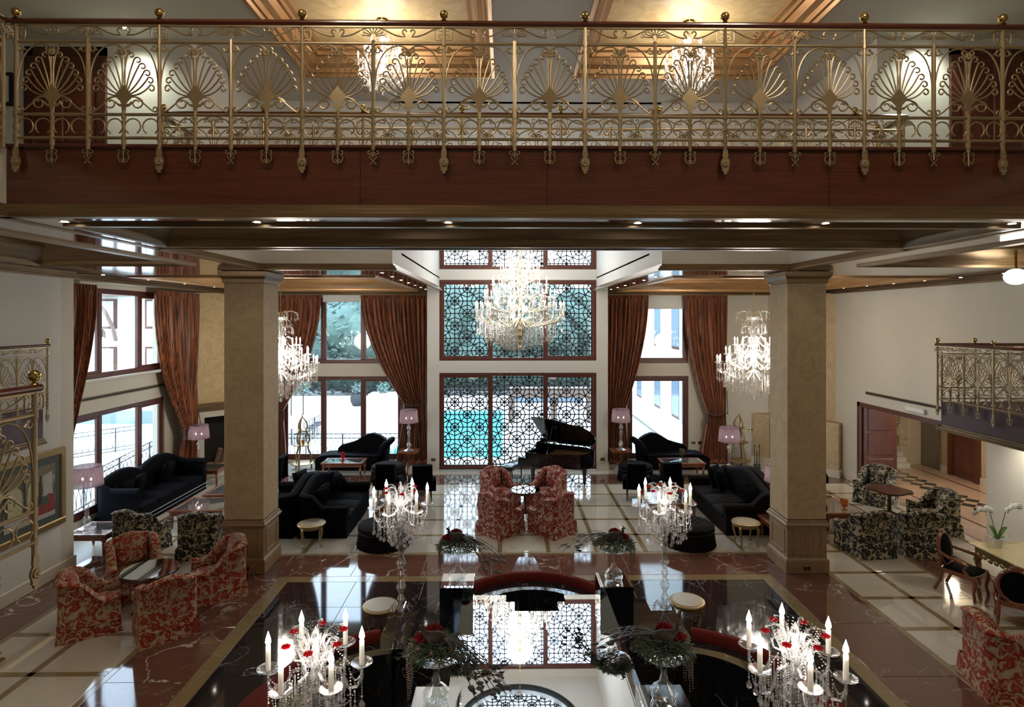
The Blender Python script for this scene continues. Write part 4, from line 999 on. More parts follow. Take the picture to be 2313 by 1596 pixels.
# ---- ottomans
def ottoman(label, loc, r, h, tuft, mat):
    o = thing('ottoman', label, 'ottoman', loc, 0, 'round skirted ottomans'); m = K[mat]; n = 96
    def sk_(u, v):
        a = 2 * pi * u; w = .012 + .022 * (1 - v); rr = r - .01 + .03 * (1 - v) + w * (sin(34 * a) * .5 + .35 * sin(68 * a + 1)) * (1 - v * .7); return (rr * cos(a), rr * sin(a), .005 + v * h * .68)
    MB().grid(sk_, 180, 5, True).ob('pleated_skirt', m, o, smooth=60)
    def tp(u, v):
        a = 2 * pi * u; q = v
        if q < .25: rr, z = r, h * .68 + q * 4 * h * .2
        else:
            k = (q - .25) / .75; rr = r * (1 - k); z = h * .88 + h * .12 * sin(min(1, k * 3) * pi / 2)
        if tuft and q >= .25:
            x, y = rr * cos(a), rr * sin(a); z -= .028 * max(0, cos(x * 2 * pi / .19 + cos(0)) * cos(y * 2 * pi / .19)) ** 2
            z -= .012 * (1 - abs(cos((x + y) * pi / .19))) + .0
        return (rr * cos(a), rr * sin(a), z)
    MB().grid(tp, 64, 28, True).ob('padded_top', m, o, smooth=70)
    MB().tube([(r * 1.005 * cos(2 * pi * k / 48), r * 1.005 * sin(2 * pi * k / 48), h * .69) for k in range(48)], .008, 5, True).ob('piping', K['pot'], o)
    return o
ottoman('plain black skirted round ottoman behind left front candelabra', (-2.68, 13.1, 0), .57, .5, False, 'velvet_brown')
ottoman('tufted charcoal round ottoman behind right front candelabra', (4.1, 13.05, 0), .56, .5, True, 'velvet_brown')
ottoman('round black ottoman beside the left rear chaise', (-3.62, 18.33, 0), .52, .5, False, 'velvet_brown')
ottoman('tufted round black ottoman beside the right rear chaise', (4.08, 18.26, 0), .53, .5, True, 'velvet')
# ---- small black chairs with arms
def tub_chair(label, loc, ang, src=None, mat='velvet'):
    rz = radians(ang - 90)
    if src: return dup(src, loc, rz, label, 'black dining armchairs')
    o = thing('tub_chair', label, 'chair', loc, rz, 'black dining armchairs'); m = K[mat]
    b = MB().grid(lambda u, v: ((u - .5) * (.44 + .10 * v), -.25 - .10 * v - .05 * (1 - (2 * u - 1) ** 2) * .6, .38 + .66 * v), 8, 6).grid(lambda u, v: ((u - .5) * (.44 + .10 * v), -.17 - .10 * v - .05 * (1 - (2 * u - 1) ** 2) * .6, .38 + .66 * v), 8, 6)
    b.box(-.27, .27, -.43, -.25, 1.0, 1.06, .025).box(-.27, -.22, -.41, -.17, .38, .99, .02).box(.22, .27, -.41, -.17, .38, .99, .02); b.ob('backrest', m, o, smooth=50)
    for s_ in (-1, 1):
        MB().prism([(-.28, .32), (-.3, .6), (-.2, .66), (.0, .66), (.18, .62), (.24, .5), (.24, .34)], s_ * .32 - .05, s_ * .32 + .05, 'x').ob('arm', m, o, smooth=50)
    cushion(-.29, .29, -.25, .28, .3, .47, .03).ob('seat', m, o, smooth=60)
    for sx_ in (-1, 1):
        for sy in (-1, 1): MB().tube([(sx_ * .24, sy * .2, .32), (sx_ * .25, sy * .23, 0)], [.024, .016], 6).ob('leg', K['furn_dark'], o)
    return o
tc0 = tub_chair('small black armchair behind left candelabra, left of the pair', (-3.22, 16.35, 0), 85)
tub_chair('small black armchair behind left candelabra, right of the pair', (-2.28, 16.2, 0), 100, tc0)
tub_chair('small black armchair behind right candelabra, left of the pair', (3.66, 16.3, 0), 80, tc0)
tub_chair('small black armchair behind right candelabra, right of the pair', (4.55, 16.4, 0), 98, tc0)
tub_chair('small black armchair half hidden behind the right edge of left column', (-6.75, 17.0, 0), 180, tc0)
tub_chair('small black armchair half hidden behind the right edge of right column', (8.95, 16.9, 0), 0, tc0)
# ---- gilded stools
def stool(label, loc, src=None, s=1):
    if src: return dup(src, loc, 0, label, 'gilded round stools', (s, s, s))
    o = thing('gilded_stool', label, 'stool', loc, radians(20), 'gilded round stools'); h = .5; r = .31
    MB().lathe([(0, h - .06), (r - .03, h - .06), (r - .01, h - .035), (r, h - .02), (r - .01, h - .004), (r - .04, h), (0, h)], 36).ob('top', K['gilt'], o, smooth=40)
    MB().lathe([(0, h + .001), (r - .06, h + .001), (r - .06, h + .005), (0, h + .005)], 36).ob('mirror_inset', K['champagne'], o)
    MB().lathe([(r - .07, h - .11), (r - .05, h - .10), (r - .05, h - .06), (r - .07, h - .06)], 24).ob('carved_apron', K['gilt'], o)
    for k in range(4):
        a = pi / 4 + k * pi / 2; c_, s_ = cos(a), sin(a)
        P = [(.25, .42), (.285, .36), (.275, .26), (.24, .15), (.235, .07), (.265, .02)]
        MB().tube([(q * c_, q * s_, z) for q, z in P], [.032, .034, .025, .018, .018, .026], 7).sph((.275 * c_, .275 * s_, .022), .026, 8, 5).ob('cabriole_leg', K['gilt'], o)
    return o
gs0 = stool('gilded round stool before the left black double sofa', (-4.27, 13.03, 0))
stool('gilded round stool before the right black double sofa', (5.37, 13.0, 0), gs0)
stool('silvery gilded stool on black floor behind left marble pier', (-1.98, 9.35, 0), gs0, .92)
stool('silvery gilded stool on black floor behind right marble pier', (2.95, 9.45, 0), gs0, .92)
# ================================================================ LAMPS
LAMP = None
def table_lamp(label, loc, s=1.0, src=None):
    light('lamp_bulb', 'POINT', (loc[0], loc[1], loc[2] + 1.13 * s), 1.3, (1, .9, .82), size=.05)
    if src: return dup(src, loc, 0, label, 'crystal table lamps', (s, s, s))
    o = thing('table_lamp', label, 'lamp', loc, 0, 'crystal table lamps'); o.scale = (s, s, s)
    MB().lathe([(.16, 0), (.165, .015), (.10, .04), (.05, .07), (.04, .11), (.075, .15), (.085, .19), (.06, .24), (.035, .27), (.045, .31), (.035, .36), (.04, .5), (.055, .58), (.03, .66), (.06, .70), (.065, .76), (.03, .82), (.025, .9)], 16).ob('crystal_base', K['crystal'], o)
    MB().lathe([(.29, .92), (.31, .925), (.275, 1.34), (.26, 1.34)], 40, cap=False).ob('lamp_shade', K['shade'], o, smooth=50)
    MB().tube([(.305 * cos(2 * pi * k / 32), .305 * sin(2 * pi * k / 32), .925) for k in range(32)], .006, 4, True).tube([(.27 * cos(2 * pi * k / 32), .27 * sin(2 * pi * k / 32), 1.34) for k in range(32)], .006, 4, True).ob('shade_rim', K['furn_dark'], o)['kind'] = 'stuff'
    for dx in (-.09, .09): MB().tube([(0, 0, .92), (dx, 0, 1.02)], .008, 5).ob('bulb_holder', K['brass'], o); MB().sph((dx, 0, 1.06), .022, 8, 6, (1, 1, 1.5)).ob('bulb', K['flame'], o)
    return o
tl0 = table_lamp('crystal lamp with mauve shade on side table by left wall corner', (-8.98, 12.72, .5))
table_lamp('crystal lamp with mauve shade behind the long black sofa', (-9.25, 17.85, .5), .97, tl0)
table_lamp('crystal lamp with mauve shade on tripod table left of the lattice window', (-3.13, 19.2, .70), 1.0, tl0)
table_lamp('crystal lamp with mauve shade on tripod table right of the lattice window', (3.82, 19.25, .70), 1.0, tl0)
table_lamp('crystal lamp with mauve shade beyond the right double sofa', (6.56, 17.05, .5), 1.0, tl0)
table_lamp('crystal lamp with mauve shade half hidden by right column', (6.17, 13.2, .5), .9, tl0)
def tripod(label, loc, src=None):
    if src: return dup(src, loc, 0, label, 'square tripod tables')
    o = thing('tripod_table', label, 'table', loc, 0, 'square tripod tables')
    MB().box(-.3, .3, -.27, .27, .655, .69, .008).ob('top', K['furn'], o, smooth=30)
    for (a, b, c, d) in ((-.3, .3, -.285, -.27), (-.3, .3, .27, .285), (-.315, -.3, -.285, .285), (.3, .315, -.285, .285)): MB().box(a, b, c, d, .655, .71).ob('gallery_edge', K['furn'], o, smooth=0)
    MB().lathe([(.045, .2), (.055, .26), (.035, .34), (.05, .5), (.035, .58), (.09, .655)], 12).ob('pedestal', K['furn'], o)
    for k in range(3):
        a = k * 2 * pi / 3 - pi / 2; MB().tube([(0, 0, .28), (.12 * cos(a), .12 * sin(a), .24), (.24 * cos(a), .24 * sin(a), .08), (.32 * cos(a), .32 * sin(a), .02)], [.04, .035, .025, .03], 6).ob('foot', K['furn'], o)
    return o
tp0 = tripod('square tripod table carrying a lamp left of the lattice window', (-3.13, 19.2, 0))
tripod('square tripod table carrying a lamp right of the lattice window', (3.82, 19.25, 0), tp0)
# ---- gilded pagoda etageres
def etagere(label, loc, src=None):
    if src: return dup(src, loc, .4, label, 'gilded etageres')
    o = thing('etagere', label, 'shelf', loc, 0, 'gilded etageres'); G = K['gilt']
    for z, r, nm_ in ((.22, .37, 'bottom_shelf'), (.84, .30, 'middle_shelf'), (1.32, .19, 'upper_shelf')): MB().lathe([(0, z - .02), (r - .02, z - .02), (r, z), (r - .02, z + .01), (0, z + .01)], 32).ob(nm_, G, o)
    for k in range(3):
        a = k * 2 * pi / 3 + .5; P = [(.30, .0), (.29, .2), (.27, .3), (.30, .4), (.26, .52), (.19, .68), (.18, .84), (.24, .98), (.22, 1.1), (.14, 1.22), (.13, 1.34), (.17, 1.44), (.14, 1.56), (.06, 1.68), (.0, 1.76)]
        MB().tube([(r * cos(a), r * sin(a), z) for r, z in P], [.03] * 12 + [.025, .02, .015], 6).ob('curved_upright', G, o)
    MB().lathe([(.0, 1.74), (.03, 1.77), (.015, 1.80), (.02, 1.82), (0, 1.86)], 8).ob('finial', G, o)
    return o
et0 = etagere('tiered gilded etagere before the left rear window', (-6.72, 19.55, 0))
etagere('tiered gilded etagere beside the right corner fireplace', (7.95, 19.8, 0), et0)
o = thing('candle_glass', 'small yellow candle glass on middle shelf of left etagere', 'candle', (-6.66, 19.48, .851))
MB().lathe([(.035, 0), (.04, .02), (.055, .16), (.05, .16), (.035, .03)], 12).ob('cup', K['amber_glass'], o); MB().lathe([(.0, .02), (.034, .02), (.04, .13), (0, .13)], 12).ob('candle', K['onyx'], o)
o = thing('fire_tools', 'black iron fireplace tool set on stand beside right etagere', 'fire tools', (8.45, 19.55, 0))
MB().lathe([(.14, 0), (.14, .02), (.02, .03), (.012, .6)], 12).ob('stand', K['black_iron'], o)
for k in range(4):
    a = k * pi / 2 + .4; x, y = .1 * cos(a), .1 * sin(a); MB().tube([(x, y, .12), (x, y, .72)], .009, 5).tube(([(x - .03, y, .12), (x, y, .06), (x + .03, y, .12)]), .014, 5).sph((x, y, .75), .022, 8, 5).ob('tool', K['black_iron'], o)
# ---- piano
pn = thing('grand_piano', 'black grand piano with raised lid before the lattice window', 'piano', (1.60, 17.85, 0), radians(-28))
PM = K['piano']
# plan: keyboard at -x, bass straight side at +y, treble curve at -y, tail at +x
out = [(-.72, .74), (-.72, -.74), (-.28, -.74), (.0, -.72), (.25, -.62), (.48, -.50), (.70, -.47), (.90, -.40), (1.05, -.22), (1.11, .1), (1.06, .42), (.92, .64), (.75, .74)]
inn = [(x * .93 + .012, y * .93) for x, y in out]; n = len(out)
rim = MB(); vs = [(*p, .60) for p in out] + [(*p, 1.02) for p in out] + [(*p, 1.02) for p in inn] + [(*p, .70) for p in inn]
rim.add(vs, [(i + n * k, (i + 1) % n + n * k, (i + 1) % n + n * (k + 1), i + n * (k + 1)) for k in range(3) for i in range(n)] + [tuple(range(n))[::-1], tuple(range(3 * n, 4 * n))]); rim.ob('case', PM, pn, smooth=25)
MB().prism([(x * .9 + .03, y * .9) for x, y in out[2:] + [(-.3, .74)]], .84, .86).ob('soundboard', K['copper'], pn, smooth=0)
sb = MB()
for k in range(9): sb.tube([(-.25, -.55 + .13 * k, .9), (.55 + .05 * k, -.35 + .11 * k, .9)], .012, 4)
sb.ob('iron_frame', K['gold_mould'], pn)
MB().box(-.98, -.70, -.74, .74, .58, .70, .01).box(-.98, -.70, -.74, -.66, .70, .84, .015).box(-.98, -.70, .66, .74, .70, .84, .015).ob('key_bed', PM, pn, smooth=0)
for k in range(26): MB().box(-.96, -.74, -.64 + k * .0492, -.64 + k * .0492 + .047, .70, .725, .003).ob('white_key', K['ivory'], pn, smooth=0)
bk = MB()
for k in range(25):
    if k % 7 in (0, 1, 3, 4, 5): bk.box(-.88, -.74, -.64 + (k + 1) * .0492 - .013, -.64 + (k + 1) * .0492 + .013, .725, .745)
b_ = bk.ob('black_keys', PM, pn, smooth=0); b_['kind'] = 'stuff'
MB().box(-.70, -.66, -.66, .66, .72, .92).ob('fallboard', PM, pn, smooth=0)
md = MB().box(-.55, -.52, -.35, .35, 1.02, 1.26); md.ob('music_desk', PM, pn, smooth=0)
# lid, hinged on the bass side
lid = MB().prism([(x, y - .76) for x, y in out[2:] + [(-.28, .74)]], 0, .022); lid.xf(Matrix.Translation((0, .76, 1.03)) @ Matrix.Rotation(radians(-40), 4, 'X')); lid.ob('lid', PM, pn, smooth=0)
fl2 = MB().prism([(-.28, -1.5), (-.28, 0), (-.72, 0), (-.72, -1.5)], .024, .045); fl2.xf(Matrix.Translation((0, .76, 1.03)) @ Matrix.Rotation(radians(-40), 4, 'X')); fl2.ob('lid_flap', PM, pn, smooth=0)
MB().tube([(-.05, -.66, 1.0), (-.02, -.28, 1.84)], .012, 6).ob('prop_stick', PM, pn)
for x, y in ((-.55, -.58), (-.55, .58), (.86, .05)):
    MB().lathe([(.04, .06), (.045, .1), (.065, .42), (.085, .56), (.09, .62)], 10, (x, y, 0)).ob('leg', PM, pn); MB().lathe([(.02, 0), (.028, .03), (.03, .07)], 8, (x, y, 0)).ob('caster', K['brass'], pn)
MB().box(-.5, -.42, -.12, .12, .12, .6).box(-.62, -.4, -.14, .14, .08, .14).ob('pedal_lyre', PM, pn, smooth=0)
o = thing('piano_bench', 'black piano bench left of the grand piano', 'bench', (.20, 18.25, 0), radians(-28))
cushion(-.2, .2, -.42, .42, .42, .52, .02).ob('padded_seat', K['piano'], o); MB().box(-.19, .19, -.41, .41, .36, .42).ob('frame', K['piano'], o, smooth=0)
for sx_ in (-1, 1):
    for sy in (-1, 1): MB().tube([(sx_ * .165, sy * .38, .4), (sx_ * .165, sy * .38, 0)], [.026, .018], 4).ob('leg', K['piano'], o)
# ================================================================ CHANDELIERS
def beadstring(mb, p, q, sag, n, r=.009):
    for i in range(n + 1):
        t = i / n; mb.oct((p[0] + (q[0] - p[0]) * t, p[1] + (q[1] - p[1]) * t, p[2] + (q[2] - p[2]) * t - sag * 4 * t * (1 - t)), r, r)
FLAME = {}
def candle_mesh(h, r):
    k = (round(h, 3), round(r, 3))
    if k not in FLAME:
        FLAME[k] = (MB().lathe([(r, 0), (r, h), (r * .5, h + .003)], 8).mesh('candle', K['wax']), MB().lathe([(r * .5, h), (r * 1.15, h + r * 1.6), (r * .95, h + r * 3), (r * .35, h + r * 4.8), (0, h + r * 6)], 8).mesh('flame_bulb', K['flame']),
                    MB().lathe([(.004, -.02), (r * 2.2, -.012), (r * 4.2, .012), (r * 4.4, .02), (r * 2, .0), (.004, -.008)], 16).mesh('drip_pan', K['crystal']))
    return FLAME[k]
DROP = {}
def drop_mesh(s, m='crystal_hot'):
    if (s, m) not in DROP: DROP[s, m] = MB().lathe([(0, 0), (s * .22, -s * .35), (s * .40, -s * .75), (s * .3, -s * 1.05), (0, -s * 1.25)], 6).oct((0, 0, s * .2), s * .18, s * .18).mesh('crystal_drop', K[m], 0)
    return DROP[s, m]
def chandelier(label, loc, tiers, stem, hook, crown, cr=.018, ch=.13, arm_r=.012, metal='pale_gold', seed=1, strings=1.0, power=60, group=None, drop=.06, chain=True, lights=1, body=None):
    """tiers: (radius, z, count, phase) of candle rings; loc = centre of lowest ball on the axis, z offsets above it; hook = z of ceiling"""
    random.seed(seed); o = thing('chandelier', label, 'chandelier', loc, 0, group); G = K.get(metal)
    zt = stem
    prof = [(.0, .1)]
    k = 0; z = .12
    while z < zt:
        prof += [(.03 + .05 * (k % 2) * (1 - .5 * z / zt) + .0, z)]; z += .09; k += 1
    prof.append((.015, zt)); MB().lathe(body or prof, 14).ob('stem', G or K['crystal_hot'], o)
    MB().sph((0, 0, 0), .045 if zt < 2.6 else .06, 14, 8).tube([(0, 0, .04), (0, 0, .13)], .006, 5).ob('ball_pendant', K['crystal_hot'], o)
    if chain:
        c = MB(); zc = zt; i = 0
        while zc < hook - .05:
            c.tube([(.016 * cos(a), 0, zc + .03 + .034 * sin(a)) if i % 2 else (0, .016 * cos(a), zc + .03 + .034 * sin(a)) for a in [2 * pi * q / 8 for q in range(8)]], .005, 4, True); zc += .05; i += 1
        x = c.ob('chain', K['brass'], o)
    MB().lathe([(.11, hook), (.10, hook - .03), (.03, hook - .06), (.01, hook - .08)], 16).ob('ceiling_canopy', K['brass'], o)
    cm, fm, dm = candle_mesh(ch, cr); st_ = MB(); dmh = drop_mesh(drop)
    for ti, (R, z, n_, ph) in enumerate(tiers):
        zr = z - .16 - R * .12
        P = [(.05, zr + .10), (.18 * R + .05, zr - .02), (.45 * R, zr - .10 - .05 * R), (.75 * R, zr - .06), (.93 * R, zr + .02), (R, zr + .12), (R, z - .02)]
        Q = []
        for i in range(len(P) - 1):
            for t in (0, .5): Q.append((P[i][0] + (P[i + 1][0] - P[i][0]) * t, 0, P[i][1] + (P[i + 1][1] - P[i][1]) * t))
        Q.append((P[-1][0], 0, P[-1][1])); am = MB().tube(Q, arm_r, 6).mesh('arm', G or K['crystal_hot'])
        for i in range(n_):
            a = 2 * pi * i / n_ + ph; ca, sa = cos(a), sin(a)
            inst('arm', am, o, (0, 0, 0), (0, 0, a))
            c = inst('candle', cm, o, (R * ca, R * sa, z)); inst('flame_bulb', fm, c); inst('drip_pan', dm, c)
            inst('crystal_drop', dmh, o, (R * ca, R * sa, z - .16)); inst('crystal_drop', dmh, o, (.78 * R * ca, .78 * R * sa, zr - .13))
            for q in range(3):
                b = a + .11 * (q - 1); beadstring(st_, (R * cos(b), R * sin(b), z - .02), (R * cos(b), R * sin(b), z - .13), 0, 5, .008)
            a2 = a + 2 * pi / n_; beadstring(st_, (R * ca, R * sa, z - .03), (R * cos(a2), R * sin(a2), z - .03), .12 + .08 * R, max(7, int(10 * R)), .010)
            beadstring(st_, (R * ca, R * sa, z - .03), (.15 * ca, .15 * sa, z + .28 + .1 * R), .06, int(10 + 10 * R), .010)
    for (R0, z0, n_, ln, s) in crown:       # rings of hanging drops (radius, top z, count, length, bead)
        for i in range(int(n_ * strings)):
            a = 2 * pi * i / n_ + random.random() * .05; rr = R0 * (1 + .04 * random.uniform(-1, 1)); l_ = ln * random.uniform(.75, 1.1)
            beadstring(st_, (rr * cos(a), rr * sin(a), z0), (rr * cos(a), rr * sin(a), z0 - l_), 0, max(2, int(l_ / .035)), s)
            st_.oct((rr * cos(a), rr * sin(a), z0 - l_ - s * 4), s * 2.1, s * 3.2)
    x = st_.ob('crystal_strings', K['crystal_hot'], o, smooth=0); x['kind'] = 'stuff'
    for q in range(lights):
        zz = tiers[0][1] + (tiers[-1][1] - tiers[0][1]) * (q / max(1, lights - 1) if lights > 1 else .3) + .12
        light('chandelier_glow', 'POINT', (loc[0], loc[1], loc[2] + zz), power / lights, (1, .93, .84), size=.35)
    return o
def crownarms(o, n_, R, z, zb=None, rb=.03, droop=.12, m='crystal_hot', nm_='crown_scroll', tube=.012):
    zb = z - .12 if zb is None else zb
    me = MB().tube([(rb, 0, zb), (rb + .2 * R, 0, z + .05), (.6 * R, 0, z + .10), (.88 * R, 0, z + .05), (R, 0, z - .04), (R * .96, 0, z - droop)], [tube * 1.2, tube, tube, tube, tube * .8, tube * .6], 6).mesh(nm_, K[m])
    for i in range(n_): inst(nm_, me, o, (0, 0, 0), (0, 0, 2 * pi * i / n_))
# great chandelier of the hall
big = chandelier('great brass and crystal chandelier before the lattice windows', (.44, 17.0, 3.96),
    [(1.28, 1.30, 24, 0), (1.02, 1.66, 18, .1), (.80, 2.02, 12, .2), (.56, 2.44, 10, .1), (.36, 2.86, 8, 0)], 3.1, 5.46, 
    [(1.22, 1.10, 80, .42, .014), (1.0, 1.0, 72, .5, .014), (.85, .95, 64, .55, .014), (.68, .85, 54, .5, .014), (.5, .75, 44, .45, .014), (.34, .6, 30, .35, .014), (.2, .45, 18, .25, .014), (.96, 1.5, 48, .3, .012), (.72, 1.9, 40, .3, .012), (.5, 2.3, 30, .3, .012), (.3, 2.75, 20, .3, .012), (.62, 1.2, 40, .4, .013), (1.12, 1.25, 60, .3, .012), (.4, 1.1, 24, .5, .013)], seed=3, power=190, strings=.72, cr=.017, ch=.15, lights=3, drop=.075)
crownarms(big, 10, .34, 3.1, m='pale_gold'); crownarms(big, 12, .95, 1.0, zb=.3, droop=-.1, m='pale_gold', nm_='basket_rib')
SIDE = [(.95, .98, 16, 0), (.72, 1.22, 12, .13), (.50, 1.48, 8, .2)]
SCR = [(.92, .78, 44, .22, .015), (.75, .72, 38, .3, .016), (.55, .62, 30, .32, .016), (.38, .5, 22, .3, .016), (.2, .36, 12, .25, .016), (.6, 1.1, 24, .25, .012), (.4, 1.35, 20, .3, .012), (.3, 2.05, 16, .2, .011), (.45, 2.38, 20, .16, .011)]
for lab, x in (('crystal chandelier of the right bay beside right column', 6.83), ('crystal chandelier of the left bay partly hidden by left column', -6.08)):
    c = chandelier(lab, (x, 16, 2.80), SIDE, 2.2, 3.535, SCR, metal='glass', seed=5, power=150, cr=.017, ch=.13, arm_r=.015, lights=1, group='side bay crystal chandeliers', drop=.07)
    crownarms(c, 8, .48, 2.32, zb=2.15); crownarms(c, 8, .34, 1.62, zb=1.3); crownarms(c, 8, .36, 1.9, zb=1.6); crownarms(c, 10, .26, 2.1, zb=1.75)
    MB().lathe([(.05, 2.15), (.16, 2.2), (.2, 2.26), (.17, 2.26), (.04, 2.2)], 20).ob('crown_dish', K['crystal_hot'], c)
for lab, x in (('small crystal chandelier under the left gilded ceiling coffer', -1.86), ('small crystal chandelier under the right gilded ceiling coffer', 2.82)):
    c = chandelier(lab, (x, 8.96, 8.50), [(.36, .40, 8, .2), (.24, .56, 6, 0)], .82, 1.04, [(.3, .34, 24, .16, .010), (.2, .3, 18, .22, .010), (.1, .24, 10, .2, .010), (.36, .36, 24, .1, .009)], metal='glass', seed=8, power=34, cr=.012, ch=.08, arm_r=.008, group='gallery chandeliers', drop=.045)
    crownarms(c, 6, .12, .86, zb=.8)
    dup(c, (x, 3.4, 8.50), 0, lab.replace('small', 'second small') + ', added unseen over the camera as front fill'); light('chandelier_glow', 'POINT', (x, 3.4, 8.9), 75, size=.3)  # added unseen chandelier and glow, front fill for railing and bridge
o = thing('globe_pendant', 'lit white globe of ceiling lamp cut by the right edge', 'ceiling light', (8.72, 9.9, 5.72))
MB().sph((0, 0, 0), .17, 18, 10, (1, 1, .8)).ob('globe', K['globe'], o); MB().tube([(0, 0, .13), (0, 0, .6)], .02, 8).ob('stem', K['brass'], o)
dup(o, (-6.9, 6.6, 5.72), 0, 'added unseen globe lamp as fill in the left front bay, above the landing'); dup(o, (8.2, 4.6, 5.72), 0, 'added unseen globe lamp as fill in the right front bay, near the camera')  # extra globes out of view, added to light the column fronts
light('bay_lamp', 'POINT', (-6.9, 6.6, 5.45), 36, size=.2); light('bay_lamp', 'POINT', (8.2, 4.6, 5.45), 34, size=.2)  # fill lights of the two added globes
# ---- standing candelabra
def red_flower(par, loc, s=.035):
    mb = MB()
    for k in range(6):
        a = k * pi / 3; mb.sph((s * .7 * cos(a), s * .7 * sin(a), 0), s * .55, 6, 4, (1, 1, .6))
    mb.sph((0, 0, s * .3), s * .4, 6, 4).ob('red_glass_flower', K['red_glass'], par, loc)
def candelabrum(label, loc, rot, scale=1.0):
    o = thing('candelabrum', label, 'candelabra', loc, rot, 'crystal floor candelabra'); o.scale = (scale,) * 3; X = K['crystal']
    def ZZ(mb):
        for q, (x, y, z) in enumerate(mb.v): mb.v[q] = (x, y, z * 1.333 if z < 1.2 else (z + .4 if z < 1.8 else 2.2 + (z - 1.8) * .62))
        return mb
    ZZ(MB().lathe([(.17, 0), (.18, .03), (.1, .06), (.04, .1), (.03, .4), (.045, .44), (.022, .5), (.06, .56), (.025, .62), (.075, .70), (.03, .79), (.055, .84), (.03, .89), (.075, .97), (.03, 1.06), (.055, 1.14), (.035, 1.2), (.035, 1.5), (.06, 1.55), (.03, 1.6), (.05, 1.7), (.02, 1.78), (.045, 1.86), (.02, 2.05), (.04, 2.15), (0, 2.3)], 18)).ob('faceted_stem', X, o)
    for k in range(8):
        a = k * pi / 4; ZZ(MB().tube([(.03 * cos(a), .03 * sin(a), .42), (.12 * cos(a), .12 * sin(a), .5), (.18 * cos(a), .18 * sin(a), .44), (.15 * cos(a), .15 * sin(a), .38)], .014, 5)).ob('base_scroll', X, o)
    cm, fm, dm = candle_mesh(.21, .022); st_ = MB(); dh = drop_mesh(.075, 'crystal'); R = .40
    arm = ZZ(MB().tube([(.03, 0, 1.62), (.10, 0, 1.74), (.20, 0, 1.72), (.25, 0, 1.6), (.29, 0, 1.54), (.36, 0, 1.55), (.40, 0, 1.62), (.40, 0, 1.72)], .014, 7)).mesh('arm', X)
    scr = ZZ(MB().tube([(.02, 0, 1.75), (.10, 0, 1.9), (.07, 0, 2.05), (.10, 0, 2.19), (.17, 0, 2.24), (.24, 0, 2.20), (.25, 0, 2.13)], [.016, .015, .014, .014, .013, .011, .008], 7).tube([(.05, 0, 1.82), (.18, 0, 1.9), (.2, 0, 2.02), (.13, 0, 2.06), (.1, 0, 1.98)], .012, 6)).mesh('crystal_scroll', X)
    for i in range(6):
        a = 2 * pi * i / 6; ca, sa = cos(a), sin(a)
        inst('arm', arm, o, rot=(0, 0, a)); c = inst('candle', cm, o, (R * ca, R * sa, 2.145)); inst('flame_bulb', fm, c); inst('drip_pan', dm, c)
        s_ = inst('crystal_scroll', scr, o, rot=(0, 0, a + .5)); red_flower(s_, (.25, 0, 2.405))
        for r, z in ((R, 1.5), (.30, 1.40), (.2, 1.48), (.13, 1.3), (.34, 1.46), (.25, 1.38), (.16, 1.42)): inst('crystal_drop', dh, o, (r * ca, r * sa, z + .34)); beadstring(st_, (r * ca, r * sa, z + .14), (r * ca, r * sa, z - .03), 0, 8, .009)
        a2 = a + pi / 3
        for q in range(5):
            b = a + q * pi / 15; rr = .12 + .05 * q; beadstring(st_, (rr * cos(b), rr * sin(b), 1.70), (rr * cos(b), rr * sin(b), 1.44 + .1 * (q % 2)), 0, 9, .010); st_.oct((rr * cos(b), rr * sin(b), 1.40 + .1 * (q % 2)), .02, .032)
            beadstring(st_, (.2 * cos(b), .2 * sin(b), 2.2), (.1 * cos(b + .6), .1 * sin(b + .6), 1.8), .03, 12, .009)
        beadstring(st_, (R * ca, R * sa, 1.68), (R * cos(a2), R * sin(a2), 1.68), .16, 16, .010); beadstring(st_, (.3 * ca, .3 * sa, 1.52), (.1 * cos(a2), .1 * sin(a2), 1.5), .15, 12, .010)
        beadstring(st_, (R * ca, R * sa, 1.70), (.12 * ca, .12 * sa, 2.1), .1, 18, .009)
    x = ZZ(st_).ob('crystal_strings', X, o, smooth=0); x['kind'] = 'stuff'
    light('candle_glow', 'POINT', (loc[0], loc[1], loc[2] + 2.2), 8, size=.3)
candelabrum('crystal floor candelabra of six candles, rear left by marble bench', (-1.58, 8.95, 0), .25)
candelabrum('crystal floor candelabra of six candles, rear right by marble bench', (2.45, 8.95, 0), .05)
candelabrum('crystal floor candelabra of six candles, front left over tufted bench', (-1.60, 4.98, 0), .1, .96)
candelabrum('crystal floor candelabra of six candles, front right over marble ledge', (2.49, 5.0, 0), .35, .96)
# ================================================================ CENTREPIECE
BC = (CX, 6.64)
cp = thing('bar_island', 'black marble and mirror island with mirrored top in the black floor', 'island', (BC[0], BC[1], 0))
BM = K['blackm']
tile = MB()
def lobe(fn):
    for k in range(4): fn(k, k * pi / 2)
def ringseg(r0, r1, z0, z1, cx, a0, a1, n=24):
    mb = MB(); return mb.lathe([(r0, z0), (r1, z0), (r1, z1), (r0, z1), (r0, z0)], n, (cx, 0, 0), a0, a1)
AA = radians(84)
for k in range(4):
    d = 1.78 if k % 2 == 0 else 1.76; Rz = Matrix.Rotation(k * pi / 2, 4, 'Z')
    for nm_, (r0, r1, z0, z1), m in (('ledge', (.92, 1.22, .66, .70), 'blackm'),):
        mb = ringseg(r0, r1, z0, z1, d, -AA, AA, 32).xf(Rz); mb.ob(nm_, K[m], cp, smooth=30)
    for q in range(14): # inner wall tiles
        a0 = -AA + 2 * AA * q / 14; a1 = -AA + 2 * AA * (q + 1) / 14 - .006
        ringseg(.94, .98, .01, .66, d, a0, a1, 3).xf(Rz).ob('wall_tile', BM, cp, smooth=30)
